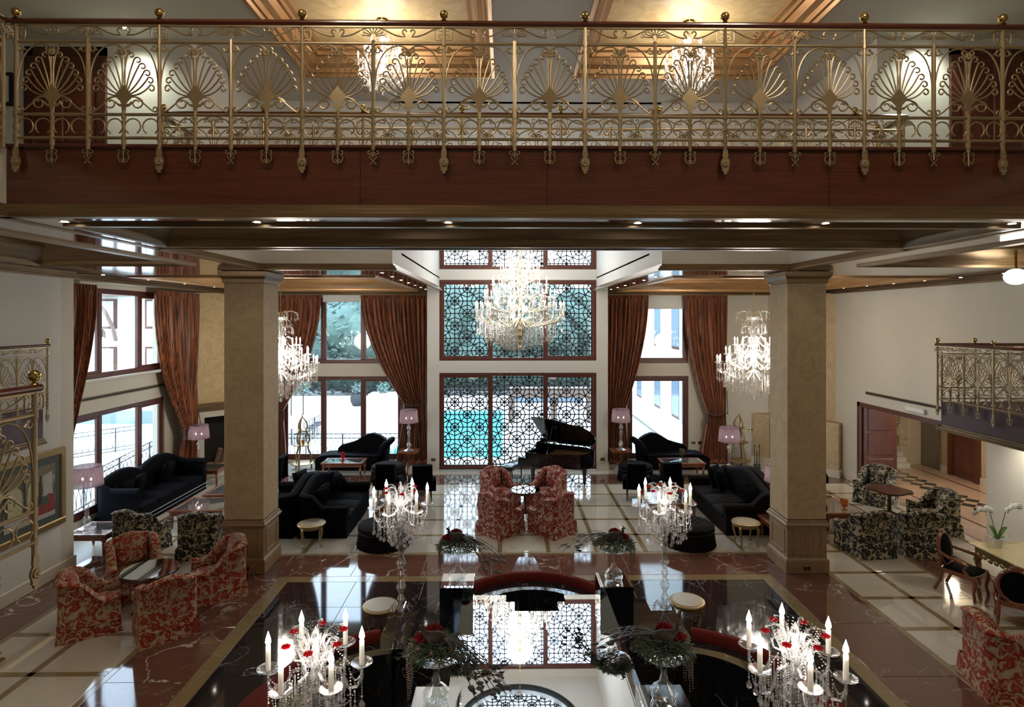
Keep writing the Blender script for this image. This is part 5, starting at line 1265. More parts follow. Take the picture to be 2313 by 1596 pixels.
for sx_ in (-1, 1):
    for sy in (-1, 1):
        P = [(-2.12, 1.1), (-2.12, 2.08), (-1.76, 2.08), (-1.76, 2.45), (-1.1, 2.45), (-1.1, 1.1)]
        if sy < 0: P = [(-2.12, 1.1), (-2.12, 1.44), (-1.80, 1.44), (-1.80, 2.45), (-1.1, 2.45), (-1.1, 1.1)]
        MB().prism([(sx_ * abs(x), sy * y) for x, y in (P if sx_ * sy < 0 else P[::-1])], .6, .655).ob('pier_top', BM, cp, smooth=0)
        MB().prism([(sx_ * (abs(x) * .97), sy * (y * .985)) for x, y in (P if sx_ * sy < 0 else P[::-1])], 0, .6).ob('pier', BM, cp, smooth=0)
        bx = sx_ * 1.05; by = sy * 1.245
        MB().bc(bx, by, .74, .436, .436, 1.48).ob('mirrored_tower', K['dark_mirror'], cp, smooth=0); MB().bc(bx, by, 1.485, .44, .44, .012, .004).ob('mirror_cap', K['mirror'], cp, smooth=0)
sl = [(-1.0, -1.03), (-1.0, 1.03), (-.83, 1.03), (-.83, 1.48), (-.40, 1.48), (-.40, 1.28), (-.29, 1.28), (-.29, 1.03), (.29, 1.03), (.29, 1.28), (.40, 1.28), (.40, 1.48), (.83, 1.48), (.83, 1.03), (1.0, 1.03), (1.0, -1.03)]
slx = [(x, y) for x, y in sl]
MB().prism(slx[::-1], 1.155, 1.18).ob('mirror_top', K['mirror'], cp, smooth=0)
MB().box(-.8, .8, -.9, .9, 0, 1.155).ob('cabinet', BM, cp, smooth=0)
# tufted circular bench facing outward round each lobe
def bench(label, k, d):
    o = thing('tufted_bench', label, 'bench', (BC[0], BC[1], 0), k * pi / 2, 'curved brick-red benches round the island'); m = K['velvet_red']
    a0, a1 = -radians(76), radians(76)
    def back(u, v):
        a = a0 + (a1 - a0) * u
        t = v
        if t < .3: r = 1.22 + .07 * (1 - cos(t / .3 * pi / 2)) ; z = .69 + .13 * sin(t / .3 * pi / 2) if t < .3 else 0
        else:
            q = (t - .3) / .7; r = 1.30 + .05 * sin(min(1, q * 6) * pi / 2) + .2 * q; z = .82 + .03 * sin(min(1, q * 4) * pi) - .40 * q
            w = cos(a * 13.0) * cos(q * 9.4 + .4); r -= .05 * max(0, w) ** 3 - .0; z -= .02 * max(0, w) ** 3
        return (d + r * cos(a), r * sin(a), z)
    MB().grid(back, 96, 26).ob('tufted_back', m, o, smooth=70)
    def seat(u, v):
        a = a0 + (a1 - a0) * u; P = [(1.36, .30), (1.38, .43), (1.5, .455), (1.78, .45), (1.84, .42), (1.84, .05)]
        i = min(4, int(v * 5)); f = v * 5 - i; r = P[i][0] + (P[i + 1][0] - P[i][0]) * f; z = P[i][1] + (P[i + 1][1] - P[i][1]) * f
        return (d + r * cos(a), r * sin(a), z)
    MB().grid(seat, 48, 10).ob('seat', m, o, smooth=60)
    MB().lathe([(1.225, .06), (1.30, .06), (1.30, .5), (1.225, .5), (1.225, .06)], 32, (d, 0, 0), a0, a1).ob('core', K['velvet_red'], o, smooth=30)
    return o
bench('curved brick-red bench on far side of the marble island', 1, 1.76)
bench('curved brick-red bench on left side of the marble island', 2, 1.78)
bench('curved brick-red bench on right side of the marble island', 0, 1.78)
# ---- flower vases with peacocks
def vase(label, loc, mir, big_, seed):
    random.seed(seed); s = 1.0; o = thing('flower_vase', label, 'vase', loc, 0, 'clear comport vases')
    MB().lathe([(.10, .0), (.115, .03), (.125, .075), (.10, .12), (.045, .17), (.028, .24), (.026, .34), (.034, .37), (.12, .385), (.21, .42), (.245, .47), (.24, .475), (.20, .43), (.03, .395), (.018, .34), (.02, .24), (.036, .17), (.085, .12), (.11, .075), (.1, .035), (.0, .02)], 28).ob('glass_comport', K['clear'], o)
    w = thing('fir_wreath', 'wreath of fir sprigs and cones with red roses, ' + label, 'wreath', (loc[0], loc[1], loc[2] + .44), 0, 'fir wreaths on the vases')
    lf_ = MB()
    for i in range(900):
        a = random.uniform(0, 2 * pi); rr = random.uniform(.03, .25); z = .02 + .09 * (1 - (rr / .26) ** 2) * random.random() + .02
        b = a + random.uniform(-1, 1); l_ = random.uniform(.04, .09); dz = random.uniform(-.02, .06) - .05 * (rr > .2)
        x, y = rr * cos(a), rr * sin(a); wd = .008
        e = (x + l_ * cos(b), y + l_ * sin(b), z + dz)
        lf_.add([(x - wd * sin(b), y + wd * cos(b), z), (x + wd * sin(b), y - wd * cos(b), z), (e[0], e[1], e[2]), ((x + e[0]) / 2, (y + e[1]) / 2, z + dz / 2 + .012)], [(0, 3, 2), (3, 1, 2), (0, 1, 3), (0, 2, 1)])
    x = lf_.ob('fir_sprigs', K['foliage'], w, smooth=0); x['kind'] = 'stuff'
    for k in range(5):
        a = random.uniform(0, 6.28); MB().lathe([(0, -.02), (.018, -.008), (.02, .005), (.012, .02), (0, .03)], 8, (.17 * cos(a), .17 * sin(a), .09)).ob('pine_cone', K['ash'], w)
    f = -1 if mir else 1
    for q, (dx, dy, dz) in enumerate(((-.13 * f, .02, .13), (-.03 * f, .1, .17))):
        rb = MB()
        for ring_, n_, rr, h in ((0, 6, .055, .0), (1, 5, .038, .015), (2, 4, .02, .03)):
            for i in range(n_):
                a = 2 * pi * i / n_ + ring_ * .5; rb.sph((rr * cos(a), rr * sin(a), h), .032 - .006 * ring_, 7, 5, (1, 1, .75))
        rb.ob('red_rose', K['petal_red'], w, (dx, dy, dz))
    # peacock
    p = thing('peacock_figure', 'long-tailed peacock ornament perched on fir wreath, ' + label, 'peacock', (loc[0], loc[1], loc[2] + .525), 0 if not mir else pi, 'peacock ornaments')
    bd = MB().sph((0, 0, .05), .075, 14, 10, (1.5, .9, .9)); bd.tube([(-.07, 0, .08), (-.105, 0, .10), (-.125, 0, .13), (-.12, 0, .155), (-.135, 0, .17), (-.16, 0, .163)], [.042, .026, .018, .015, .017, .005], 8).ob('body', K['plumage'], p)
    cr_ = MB()
    for k in range(4): cr_.tube([(-.13, 0, .18), (-.125 + .01 * k, 0, .20)], .003, 4)
    cr_.ob('crest', K['plumage'], p)
    random.seed(seed + 5)
    for k in range(11):
        sp = (k - 5) / 5; L_ = random.uniform(.5, .8); a = radians(-38 + 16 * sp + random.uniform(-6, 6)); ca, sa = cos(a), sin(a); dr = random.uniform(.25, .42)
        pts = [(.05 + L_ * t * ca, L_ * t * sa + .02 * sp, .07 + .04 * sin(t * pi) - dr * t ** 1.6) for t in [i / 7 for i in range(8)]]
        fm_ = MB().tube(pts, [.005, .0045, .004, .004, .0035, .003, .003, .002], 4); q = pts[6]
        fm_.sph(q, .028, 7, 4, (1.3 * abs(ca) + .3, 1.3 * abs(sa) + .3, .35))
        for t_ in range(3, 7):
            b = pts[t_]; fm_.add([(b[0], b[1], b[2]), (b[0] + .04 * ca - .02 * sa, b[1] + .04 * sa + .02 * ca, b[2] - .02), (b[0] + .05 * ca, b[1] + .05 * sa, b[2] - .02)], [(0, 1, 2)]); fm_.add([(b[0], b[1], b[2]), (b[0] + .04 * ca + .02 * sa, b[1] + .04 * sa - .02 * ca, b[2] - .02), (b[0] + .05 * ca, b[1] + .05 * sa, b[2] - .02)], [(0, 2, 1)])
        fm_.ob('tail_feather', K['feather'], p)
    bs = MB(); random.seed(seed + 9)
    for k in range(12):
        a = pi + .5 * random.uniform(-1, 1) if not mir else .5 * random.uniform(-1, 1); rr = .23 + random.uniform(0, .05); l_ = random.uniform(.15, .36)
        x0, y0 = rr * cos(a), rr * sin(a); beadstring(bs, (x0 * .8, y0 * .8, .07), (x0, y0, .03), -.01, 4, .008); beadstring(bs, (x0, y0, .03), (x0 + random.uniform(-.02, .02), y0, -l_), 0, int(l_ / .02), .008)
    x = bs.ob('hanging_beads', K['bead'], w, smooth=0); x['kind'] = 'stuff'
vase('on rear left mirrored tower', (BC[0] - 1.05, BC[1] + 1.245, 1.492), False, 0, 11)
vase('on rear right mirrored tower', (BC[0] + 1.05, BC[1] + 1.245, 1.492), True, 0, 12)
vase('on front left mirrored tower', (BC[0] - 1.05, BC[1] - 1.245, 1.492), False, 1, 13)
vase('on front right mirrored tower', (BC[0] + 1.05, BC[1] - 1.245, 1.492), True, 1, 14)
# ================================================================ SMALL THINGS
o = thing('red_glass_vase', 'small red glass vase on coffee table before left chaise', 'vase', (-5.15, 18.72, .5))
MB().lathe([(.06, 0), (.07, .01), (.02, .04), (.02, .06), (.065, .1), (.06, .14), (.025, .18), (.06, .22), (.055, .27), (.05, .27), (.02, .19)], 16).ob('bowl', K['red_glass'], o)
o = thing('goblet', 'tall smoked glass goblet on coffee table before right chaise', 'goblet', (5.62, 18.5, .5))
MB().lathe([(.08, 0), (.075, .015), (.015, .05), (.025, .1), (.012, .16), (.06, .2), (.09, .28), (.1, .38), (.095, .38), (.08, .28), (.0, .21)], 18).ob('bowl', K['smoke_glass'], o)
o = thing('candle_goblet', 'amber glass candle goblet on low glass table by right column', 'candle', (8.1, 13.9, .45))
MB().lathe([(.07, 0), (.065, .01), (.015, .03), (.02, .06), (.07, .09), (.085, .16), (.09, .25), (.085, .25), (.075, .16), (0, .08)], 18).ob('cup', K['amber_glass'], o); MB().lathe([(0, .085), (.06, .1), (.065, .15), (0, .15)], 14).ob('candle', plain('orange_wax', (.7, .28, .06), .5), o)
for i, (x, y, z, lab, nrm) in enumerate(((-2.36, 19.39, .36, 'small brass socket plate on wall left of the lattice window', 0), (3.24, 19.39, .36, 'small brass socket plate on wall right of the lattice window', 0), (6.62, 20.49, .66, 'brass socket plate on wall right of the right chaise, left of two', 0), (6.86, 20.49, .66, 'brass socket plate on wall right of the right chaise, right of two', 0), (8.62, 20.49, 1.12, 'brass switch plate on wall beside the right etagere', 0), (5.93, 11.42, .12, 'small dark socket in the plinth of right column', 0), (-5.05, 11.54, .12, 'small dark socket in the plinth of left column', 0))):
    o = tag(MB().bc(x, y, z, .14, .012, .09, .003).ob('wall_socket', K['brass'], smooth=0), lab, 'socket')
    for dx in (-.035, .035): MB().bc(x + dx, y - .007, z, .045, .006, .05).ob('socket_hole', K['dark'], o, smooth=0)
# painting on left wall
m, t, o_ = nm('painted_canvas'); v = coords(t, (1, 1, 1)); sp = t.nodes.new('ShaderNodeSeparateXYZ'); L(t, v, sp.inputs[0])
c0 = ramp(t, noise(t, v, 3, 5, .8), [(.35, (.05, .045, .035)), (.5, (.22, .19, .11)), (.65, (.38, .34, .24))])
zf = ramp(t, sp.outputs['Z'], [(.18, (.35, .33, .28)), (.24, (.22, .04, .03)), (.46, (.20, .05, .04)), (.5, (.1, .09, .07))], False)
cc = mixc(t, ramp(t, sp.outputs['Z'], [(.45, g(0)), (.55, g(1))]), zf, c0); princ(t, o_, cc, .5)
pt = thing('painting', 'large gilt-framed painting of a domed hall on left wall', 'painting', (-8.66, 10.82, 1.0))
for (y0, y1, z0, z1) in ((-.85, .85, 0, .13), (-.85, .85, 1.37, 1.5), (-.85, -.72, .13, 1.37), (.72, .85, .13, 1.37)): MB().box(-.035, .03, y0, y1, z0, z1, .02).ob('frame', K['gilt'], pt, smooth=30)
MB().box(-.02, .0, -.72, .72, .13, 1.37).ob('mount', plain('dark_mount', (.07, .08, .07), .6), pt, smooth=0); MB().box(-.01, .006, -.58, .58, .26, 1.24).ob('canvas', m, pt, smooth=0)
def pshape(name, poly, x, col):
    MB().prism(poly, x - .003, x, 'x').ob(name, plain('paint_' + name, col, .6, var=.25, vs_=9), pt, smooth=0)
pshape('painted_floor', [(-.58, .26), (.58, .26), (.58, .34), (-.1, .46), (-.58, .44)], .009, (.42, .40, .36))
pshape('painted_vault', [(-.58, 1.1), (.58, 1.02), (.58, 1.24), (-.58, 1.24)], .009, (.20, .17, .09))
for k, (y0, y1) in enumerate(((-.5, -.2), (-.08, .16))):
    pshape('painted_arch', [(y0, .5), (y1, .5), (y1, .86)] + [((y0 + y1) / 2 + (y1 - y0) / 2 * cos(q), .86 + .14 * sin(q)) for q in [pi * i / 8 for i in range(1, 8)]] + [(y0, .86)], .010, (.46, .45, .27))
pshape('painted_drape', [(.30, .48), (.52, .46), (.50, 1.1), (.27, 1.06)], .010, (.45, .43, .40))
for y in (-.56, -.16, .2): pshape('painted_column', [(y, .46), (y + .05, .46), (y + .04, 1.08), (y + .01, 1.08)], .012, (.05, .045, .035))
pshape('painted_divan', [(-.06, .36), (.5, .34), (.55, .40), (.55, .66), (.40, .70), (.34, .54), (.0, .52)], .013, (.26, .04, .03))
pshape('painted_cushion', [(.22, .52), (.42, .53), (.40, .68), (.25, .66)], .0145, (.06, .10, .09))
pshape('painted_figure', [(.06, .52), (.2, .53), (.18, .68), (.14, .74), (.09, .68)], .0145, (.08, .07, .06))
# desk, orchid, carved chairs
dk = thing('console_desk', 'carved gilded desk with yellow onyx top beneath right landing', 'desk', (9.45, 10.2, 0))
MB().box(-.66, .75, -.82, .82, .74, .775, .012).ob('onyx_top', K['onyx'], dk, smooth=0)
for (x0, x1, y0, y1) in ((-.6, -.56, -.74, .74), (-.6, .7, .70, .74), (-.6, .7, -.74, -.70)): MB().box(x0, x1, y0, y1, .60, .74, .01).ob('carved_apron', K['gilt'], dk, smooth=0)
orn = MB()
for k in range(11):
    orn.sph((-.6, -.66 + .13 * k, .61 - .03 * abs(sin(k))), .05, 8, 6, (.5, 1.1, .8))
orn.ob('carving', K['gilt'], dk)
for sx_ in (-.56, .66):
    for sy in (-.68, .68): MB().tube([(sx_, sy, .62), (sx_ * 1.04, sy * 1.03, .5), (sx_ * .98, sy * .98, .25), (sx_ * 1.03, sy * 1.02, .03)], [.06, .06, .035, .045], 8).ob('cabriole_leg', K['gilt'], dk)
op = thing('potted_orchid', 'white orchid in white pot on the onyx desk', 'orchid', (9.13, 10.75, .775))
MB().lathe([(.055, 0), (.085, .15), (.09, .16), (.08, .16), (.07, .14), (0, .13)], 18).ob('pot', K['plastic'], op)
for k, (a, l_) in enumerate(((2.7, .32), (.3, .28), (1.6, .22), (3.6, .2), (-.6, .2))):
    MB().grid(lambda u, v, a=a, l_=l_: (cos(a) * l_ * u - sin(a) * (v - .5) * .09 * sin(pi * min(1, u * .9 + .1)), sin(a) * l_ * u + cos(a) * (v - .5) * .09 * sin(pi * min(1, u * .9 + .1)), .15 + .22 * sin(u * 1.9) * (.9 if k < 3 else .4)), 8, 4).ob('leaf', K['leaf'], op)
FLW = MB()
for k in range(5):
    a = k * 2 * pi / 5; FLW.sph((.026 * cos(a), -.004, .026 * sin(a)), .025, 7, 5, (1, .35, 1))
FLW = FLW.sph((0, -.014, 0), .01, 6, 4).mesh('orchid_bloom', K['petal_white'])
for (bx, tipx, tipz, n_) in ((-.05, -.46, .62, 7), (.05, .40, .72, 7)):
    P = [(0.02 * (1 if bx > 0 else -1), 0, .14), (bx * 1.6, 0, .42), (bx * 3, 0, .66), (tipx * .55, -.02, .74), (tipx, -.04, tipz)]
    MB().tube(P, .006, 5).ob('flower_stem', K['trunk'], op)
    for k in range(n_):
        t_ = k / (n_ - 1); inst('orchid_bloom', FLW, op, (P[2][0] + (tipx - P[2][0]) * t_, -.03 - .02 * (k % 2), P[2][2] + .03 + .05 * sin(t_ * pi) + (tipz - P[2][2]) * t_ + .012 * (k % 3)), (0, .3 * k, .2 * (k % 3 - 1)))
def carved_chair(label, loc, ang, src=None):
    rz = radians(ang - 90)
    if src: return dup(src, loc, rz, label, 'carved oval-back armchairs')
    o = thing('carved_armchair', label, 'chair', loc, rz, 'carved oval-back armchairs'); F = K['furn']
    T_ = Matrix.Translation((0, -.27, .72)) @ Matrix.Rotation(radians(10), 4, 'X')
    b = MB().tube([(.24 * cos(a), 0, .29 * sin(a)) for a in [2 * pi * k / 28 for k in range(28)]], .03, 8, True); b.sph((0, 0, .32), .06, 8, 6, (1.6, .6, .7)); b.xf(T_); b.ob('oval_back_frame', F, o)
    p = MB().lathe([(0, -.03), (.12, -.028), (.2, -.015), (.225, 0), (.2, .015), (.12, .028), (0, .03)], 24); p.xf(Matrix.Rotation(pi / 2, 4, 'X')); p.xf(Matrix.Scale(1.24, 4, (0, 0, 1))); p.xf(T_); p.ob('back_pad', K['velvet'], o)
    MB().grid(lambda u, v: ((u - .5) * (.50 + .10 * v), -.24 + .52 * v + .03 * (1 - (2 * u - 1) ** 2) * v, .44 + .05 * (16 * u * (1 - u) * v * (1 - v)) ** .4), 12, 10).ob('seat_pad', K['velvet'], o)
    MB().prism([(-.25, -.25), (.25, -.25), (.31, .28), (.15, .32), (-.15, .32), (-.31, .28)], .37, .445).ob('seat_frame', F, o, smooth=0)
    for s_ in (-1, 1):
        MB().tube([(s_ * .22, -.26, .42), (s_ * .22, -.28, .56), (s_ * .12, -.27, .50)], .025, 6).tube([(s_ * .24, -.28, .72), (s_ * .31, -.1, .68), (s_ * .33, .1, .655), (s_ * .31, .18, .62), (s_ * .29, .12, .52), (s_ * .28, .2, .42)], [.025, .026, .032, .03, .026, .028], 8).ob('arm', F, o)
        MB().tube([(s_ * .27, .27, .42), (s_ * .30, .30, .34), (s_ * .27, .27, .16), (s_ * .29, .30, .01)], [.04, .036, .024, .028], 8).ob('leg', F, o); MB().tube([(s_ * .23, -.23, .42), (s_ * .23, -.26, .2), (s_ * .25, -.34, .01)], [.034, .026, .026], 8).ob('leg', F, o)
    return o
cc0 = carved_chair('carved wooden armchair with oval black back, left side of the onyx desk', (8.36, 10.62, 0), -58)
carved_chair('carved wooden armchair with oval black back, cut by the right edge', (8.35, 9.45, 0), 48, cc0)
# ---- downlights
def downlight(x, y, z, label, group, up_=False):
    o = thing('downlight', label, 'downlight', (x, y, z), 0, group)
    MB().lathe([(.035, 0), (.05, -.004), (.052, -.001), (.05, .001)], 16, cap=False).ob('ring', K['brass'], o); MB().lathe([(0, -.002), (.034, -.002)], 14, cap=False).ob('lens', K['spot'], o)
ORD = ('first', 'second', 'third', 'fourth', 'fifth', 'sixth', 'seventh')
for i in range(6): downlight(-4.05 + 1.85 * i - .2, 5.72, ZC - .002, 'recessed downlight under near edge of the bridge, %s from the left' % ORD[i], 'downlights of the bridge near edge')
for i in range(6): downlight(-4.0 + 1.75 * i, 7.68, ZC - .002, 'recessed downlight under far edge of the bridge, %s from the left' % ORD[i], 'downlights of the bridge far edge')
for i in range(7): downlight(-2.5, 12.0 + 1.1 * i, ZC - .002, 'recessed downlight in mahogany soffit left of the void, %s from the front' % ORD[i], 'downlights of the left soffit')
for i in range(7): downlight(3.38, 12.0 + 1.1 * i, ZC - .002, 'recessed downlight in mahogany soffit right of the void, %s from the front' % ORD[i], 'downlights of the right soffit')
for i in range(6): downlight(10.32, 12.0 + 1.15 * i, ZC - .002, 'recessed downlight along right wall soffit, %s from the front' % ORD[i], 'downlights of the right wall soffit')
for i in range(4): downlight(-8.55, 12.6 + 1.6 * i, ZC - .002, 'recessed downlight along left window soffit, %s from the front' % ORD[i], 'downlights of the left window soffit')
downlight(9.2, 10.3, 2.818, 'added downlight under right landing, brightening the orchid on the onyx desk', None); light('desk_fill', 'SPOT', (9.2, 10.3, 2.78), 26, (1, .95, .85), .06, None, 110)  # downlight and spot added to brighten the orchid blooms
for x, y, l_ in ((-5.45, 8.5, 'left'), (6.2, 8.35, 'right')):
    downlight(x, y, Z9 - .002, 'bright recessed downlight over the %s upper gallery door' % l_, None)
    light('gallery_spot', 'SPOT', (x, y, Z9 - .06), 42, (.95, 1, .82), .1, (radians(8), 0, 0), 125)
o = thing('added_ceiling_light', 'small round ceiling lamp added to brighten the hall beyond the doorway', 'ceiling light', (12.7, 16.5, 2.9)); MB().lathe([(.0, -.09), (.12, -.07), (.16, 0)], 18).ob('bowl', K['globe'], o); MB().lathe([(.16, -.01), (.18, -.01), (.18, 0)], 18, cap=False).ob('rim', K['brass'], o)  # lamp bowl added to go with the hall's fill light
light('hall_fill', 'POINT', (12.7, 16.5, 2.6), 38, (1, .82, .6), .15)  # added fill, makes the hall brighter and warmer
light('landing_spot', 'SPOT', (10.0, 11.6, 2.72), 45, (1, .95, .82), .08, (0, radians(-35), 0), 110)
light('bay_lamp', 'POINT', (8.72, 9.9, 5.5), 14, size=.2)
# ================================================================ CURTAINS
def curtain(name, label, top, tie, bot, plane, zt, ztie, zb, pl=11, amp=.055, side=False, bow=.0, n=None):
    """top, tie, bot = (a, b) extents along the wall at head, tie-back and hem"""
    o = thing(name, label, 'curtain', (0, 0, 0), 0, 'rust silk curtains'); n = n or pl * 12
    def f(u, v):
        z = zt + (zb - zt) * v; ft = (zt - ztie) / (zt - zb)
        if v < ft:
            t = v / ft; e = t ** 1.9 if True else t; a = top[0] + (tie[0] - top[0]) * e; b = top[1] + (tie[1] - top[1]) * e
        else:
            t = smooth((v - ft) / (1 - ft)); a = tie[0] + (bot[0] - tie[0]) * t; b = tie[1] + (bot[1] - tie[1]) * t
        x = a + (b - a) * u; w = abs(b - a) / abs(top[1] - top[0])
        dp = amp * (.45 + .55 * min(1, v * 12)) * (.5 + .5 * min(1.2, w)) * (sin(2 * pi * pl * u + .8 * sin(3 * v + u * 5)) + .35 * sin(2 * pi * pl * 2.3 * u + 2 * v))
        if v < .015: dp *= .6
        y = plane - .10 + dp - .12 * math.exp(-((v - ft) / .18) ** 2)
        return (-y, x, z) if side else (x, y, z)
    MB().grid(f, n, 44).ob('drape', K['silk'], o, smooth=80)
    def g2(u, v):
        z = zt - .14 * v; x = top[0] + (top[1] - top[0]) * u; y = plane - .13 + .03 * sin(2 * pi * pl * 1.6 * u); return (-y, x, z) if side else (x, y, z)
    MB().grid(g2, n, 2).ob('pleated_heading', K['silk'], o, smooth=80)
    xa, xb = tie; pts = []
    for k in range(15):
        t = k / 14; x = xa - .04 + (xb - xa + .08) * t; y = plane - .30 - .08 * sin(pi * t); z = ztie + .02 - .07 * sin(pi * t); pts.append((-y, x, z) if side else (x, y, z))
    hx = top[0] if abs(top[0] - tie[0]) < abs(top[1] - tie[1]) else top[1]; en = pts[0] if hx == top[0] else pts[-1]
    hk = (-(plane - .06), hx, ztie + .75) if side else (hx, plane - .06, ztie + .75)
    MB().tube(pts, .022, 6).tube([en, ((en[0] + hk[0]) / 2, (en[1] + hk[1]) / 2, (en[2] + hk[2]) / 2 - .06), hk], .014, 5).ob('tieback_cord', K['cord'], o)
    tx = pts[0] if hx != top[0] else pts[-1]; MB().lathe([(.0, .02), (.03, 0), (.035, -.05), (.028, -.08), (.045, -.3), (.02, -.31)], 10, (tx[0], tx[1] - (0 if side else .02), tx[2] - .05)).ob('tassel', K['cord'], o)
    pud = MB()
    def f3(u, v):
        x = bot[0] - .03 + (bot[1] - bot[0] + .06) * u; r = .16 + .05 * sin(u * 40) + .04 * sin(u * 17); a = pi * v; y = plane - .12 - r * cos(a) * .7; z = max(.004, zb + .02 + .10 * sin(a) + .05 * sin(u * 29) * sin(a)); return (-y, x, z) if side else (x, y, z)
    MB().grid(f3, 70, 6).ob('puddled_hem', K['silk'], o, smooth=80)
    return o
curtain('curtain', 'rust silk curtain swept right beside the left of the lattice window', (-4.95, -2.62), (-3.45, -2.72), (-3.75, -2.62), 20.35, 5.84, 2.1, .02, 14)
curtain('curtain', 'rust silk curtain swept left behind the left bay chandelier', (-7.85, -6.3), (-8.0, -7.55), (-8.0, -7.5), 20.35, 5.84, 1.9, .02, 10)
curtain('curtain', 'rust silk curtain gathered beside the right of the lattice window', (3.46, 4.98), (3.48, 4.15), (3.46, 4.3), 20.35, 5.84, 1.9, .02, 10)
curtain('curtain', 'rust silk curtain with tassel right of the right rear window', (6.2, 7.72), (6.95, 7.62), (6.75, 7.85), 20.35, 5.84, 1.75, .02, 10)
curtain('curtain', 'rust silk curtain at far end of the left windows, tied with cord', (16.3, 18.6), (17.5, 18.3), (17.35, 18.45), 9.75, 5.8, 1.75, .02, 12, side=True)
curtain('curtain', 'rust silk curtain just behind left wall corner', (12.35, 13.95), (12.2, 12.8), (12.2, 12.8), 9.75, 5.8, 1.9, .02, 10, side=True)
# ================================================================ OUTSIDE
struct(MB().box(-60, 60, 20.85, 21.6, -.4, -.1).box(-60, -4.6, 21.6, 44, -.4, -.3).box(-.1, 60, 21.6, 44, -.4, -.3).box(-4.6, -.1, 35, 44, -.4, -.3).ob('terrace_ground', K['terr'], smooth=0))
struct(MB().box(-60, -10.3, -10, 20.85, -.5, -.35).ob('lawn_ground', K['grass'], smooth=0)); struct(MB().box(-20, -10.3, 10, 20.8, -.35, -.3).ob('path_ground', K['terr'], smooth=0))
struct(MB().box(-4.6, -.1, 21.6, 35, -.55, -.42).ob('pool_water', K['pool'], smooth=0))
struct(MB().box(-30, 40, 37.6, 38, -.4, .05).ob('garden_wall', K['render_w'], smooth=0)); struct(MB().box(-16, -11.2, 33.6, 33.9, -.3, .45).ob('planter_wall', K['render_w'], smooth=0))
def ring_rail(label, p0, p1, z, n_, h=.95, slope=0):
    d = math.hypot(p1[0] - p0[0], p1[1] - p0[1]); a = math.atan2(p1[1] - p0[1], p1[0] - p0[0]); o = thing('terrace_railing', label, 'railing', (p0[0], p0[1], z), a); w = d / n_
    for zz in (.05, .18, h - .16, h): MB().tube([(0, 0, zz), (d, 0, zz + slope)], .014, 5).ob('rail_bar', K['black_iron'], o)
    me = MB().tube([(.065 * cos(q), 0, h - .08 + .065 * sin(q)) for q in [2 * pi * i / 12 for i in range(12)]], .007, 4, True).tube([(w * .5 * cos(q), 0, .115 + .055 * sin(q)) for q in [2 * pi * i / 12 for i in range(12)]], .007, 4, True)
    me.tube([(-w, 0, .18), (-w * .9, 0, .45), (-w * .5, 0, .68), (0, 0, h - .16), (w * .5, 0, .68), (w * .9, 0, .45), (w, 0, .18)], .007, 4).mesh('ring_panel', K['black_iron'])
    mm = me.mesh('ring_panel', K['black_iron'])
    for k in range(n_): inst('ring_panel', mm, o, (w * (k + .5), 0, slope * (k + .5) / n_))
    for k in range(0, n_ + 1, 8): MB().tube([(w * k, 0, 0), (w * k, 0, h + slope * k / n_)], .022, 4).ob('post', K['black_iron'], o)
ring_rail('black iron ring-pattern railing outside the left rear windows', (-8.5, 21.3), (-2.9, 21.3), -.1, 34)
ring_rail('black iron ring-pattern railing sloping outside the left side window', (-10.9, 12.5), (-10.9, 18.5), -.3, 34, slope=.6)
ring_rail('black iron railing along the lawn beyond the left side window', (-20.4, 17.0), (-15.0, 24.2), -.3, 44)
ring_rail('distant black railing on top of garden wall below the trees', (-14, 37.8), (4, 37.8), .05, 60, h=.5)
def foliage(mb, c, R, n_, ls, rnd, squash=1.0):
    for i in range(n_):
        while True:
            p = Vector((rnd.uniform(-1, 1), rnd.uniform(-1, 1), rnd.uniform(-1, 1)))
            if .35 < p.length < 1: break
        p = p * (R * (.8 + .25 * sin(p.x * 7 / R * R + p.z * 5)) ); q = Vector((rnd.uniform(-1, 1), rnd.uniform(-1, 1), rnd.uniform(-.6, .6))).normalized() * ls; r = q.orthogonal().normalized() * ls * .45
        b = Vector(c) + Vector((p.x, p.y, p.z * squash)); mb.add([b - q, b + r, b + q, b - r], [(0, 1, 2, 3)])
def tree(label, x, y, h, R, seed, m='tree', group='garden trees'):
    rnd = random.Random(seed); o = thing('garden_tree', label, 'tree', (x, y, -.3), 0, group)
    MB().tube([(0, 0, 0), (.1, 0, h * .4), (0, .1, h * .75)], [.28, .2, .1], 8).ob('trunk', K['trunk'], o)
    cr_ = MB()
    for k in range(7):
        q_ = (rnd.uniform(-.6, .6) * R, rnd.uniform(-.4, .4) * R, h * (.35 + .6 * k / 7)); r_ = R * rnd.uniform(.6, .85); foliage(cr_, q_, r_, 800, .28, rnd, .9); cr_.sph(q_, r_ * .78, 14, 9, (1, 1, .85))
    x_ = cr_.ob('crown', K[m], o, smooth=0); x_['kind'] = 'stuff'
for i, (x, y, h, R, m, lab) in enumerate(((-11.5, 43, 6.5, 4.2, 'tree', 'dark green tree seen through the left curtains'), (-8, 45, 7.5, 4.6, 'tree2', 'pale green leafy tree filling the upper left rear window'), (-4.4, 43, 7, 4.3, 'tree', 'tree beyond pool, left part of the lattice window'), (-1.2, 46, 8, 4.6, 'tree2', 'pale tree beyond pool behind the lattice window'), (2.6, 44, 7, 4.2, 'tree', 'dark tree behind the lattice window at right'), (-16, 46, 8, 4.5, 'tree2', 'far tree left of the garden wall'), (6.0, 47, 7, 3.8, 'tree', 'tree beside the white annex building'))): tree(lab, x, y, h, R, 20 + i, m)
rnd = random.Random(4); hg = MB()
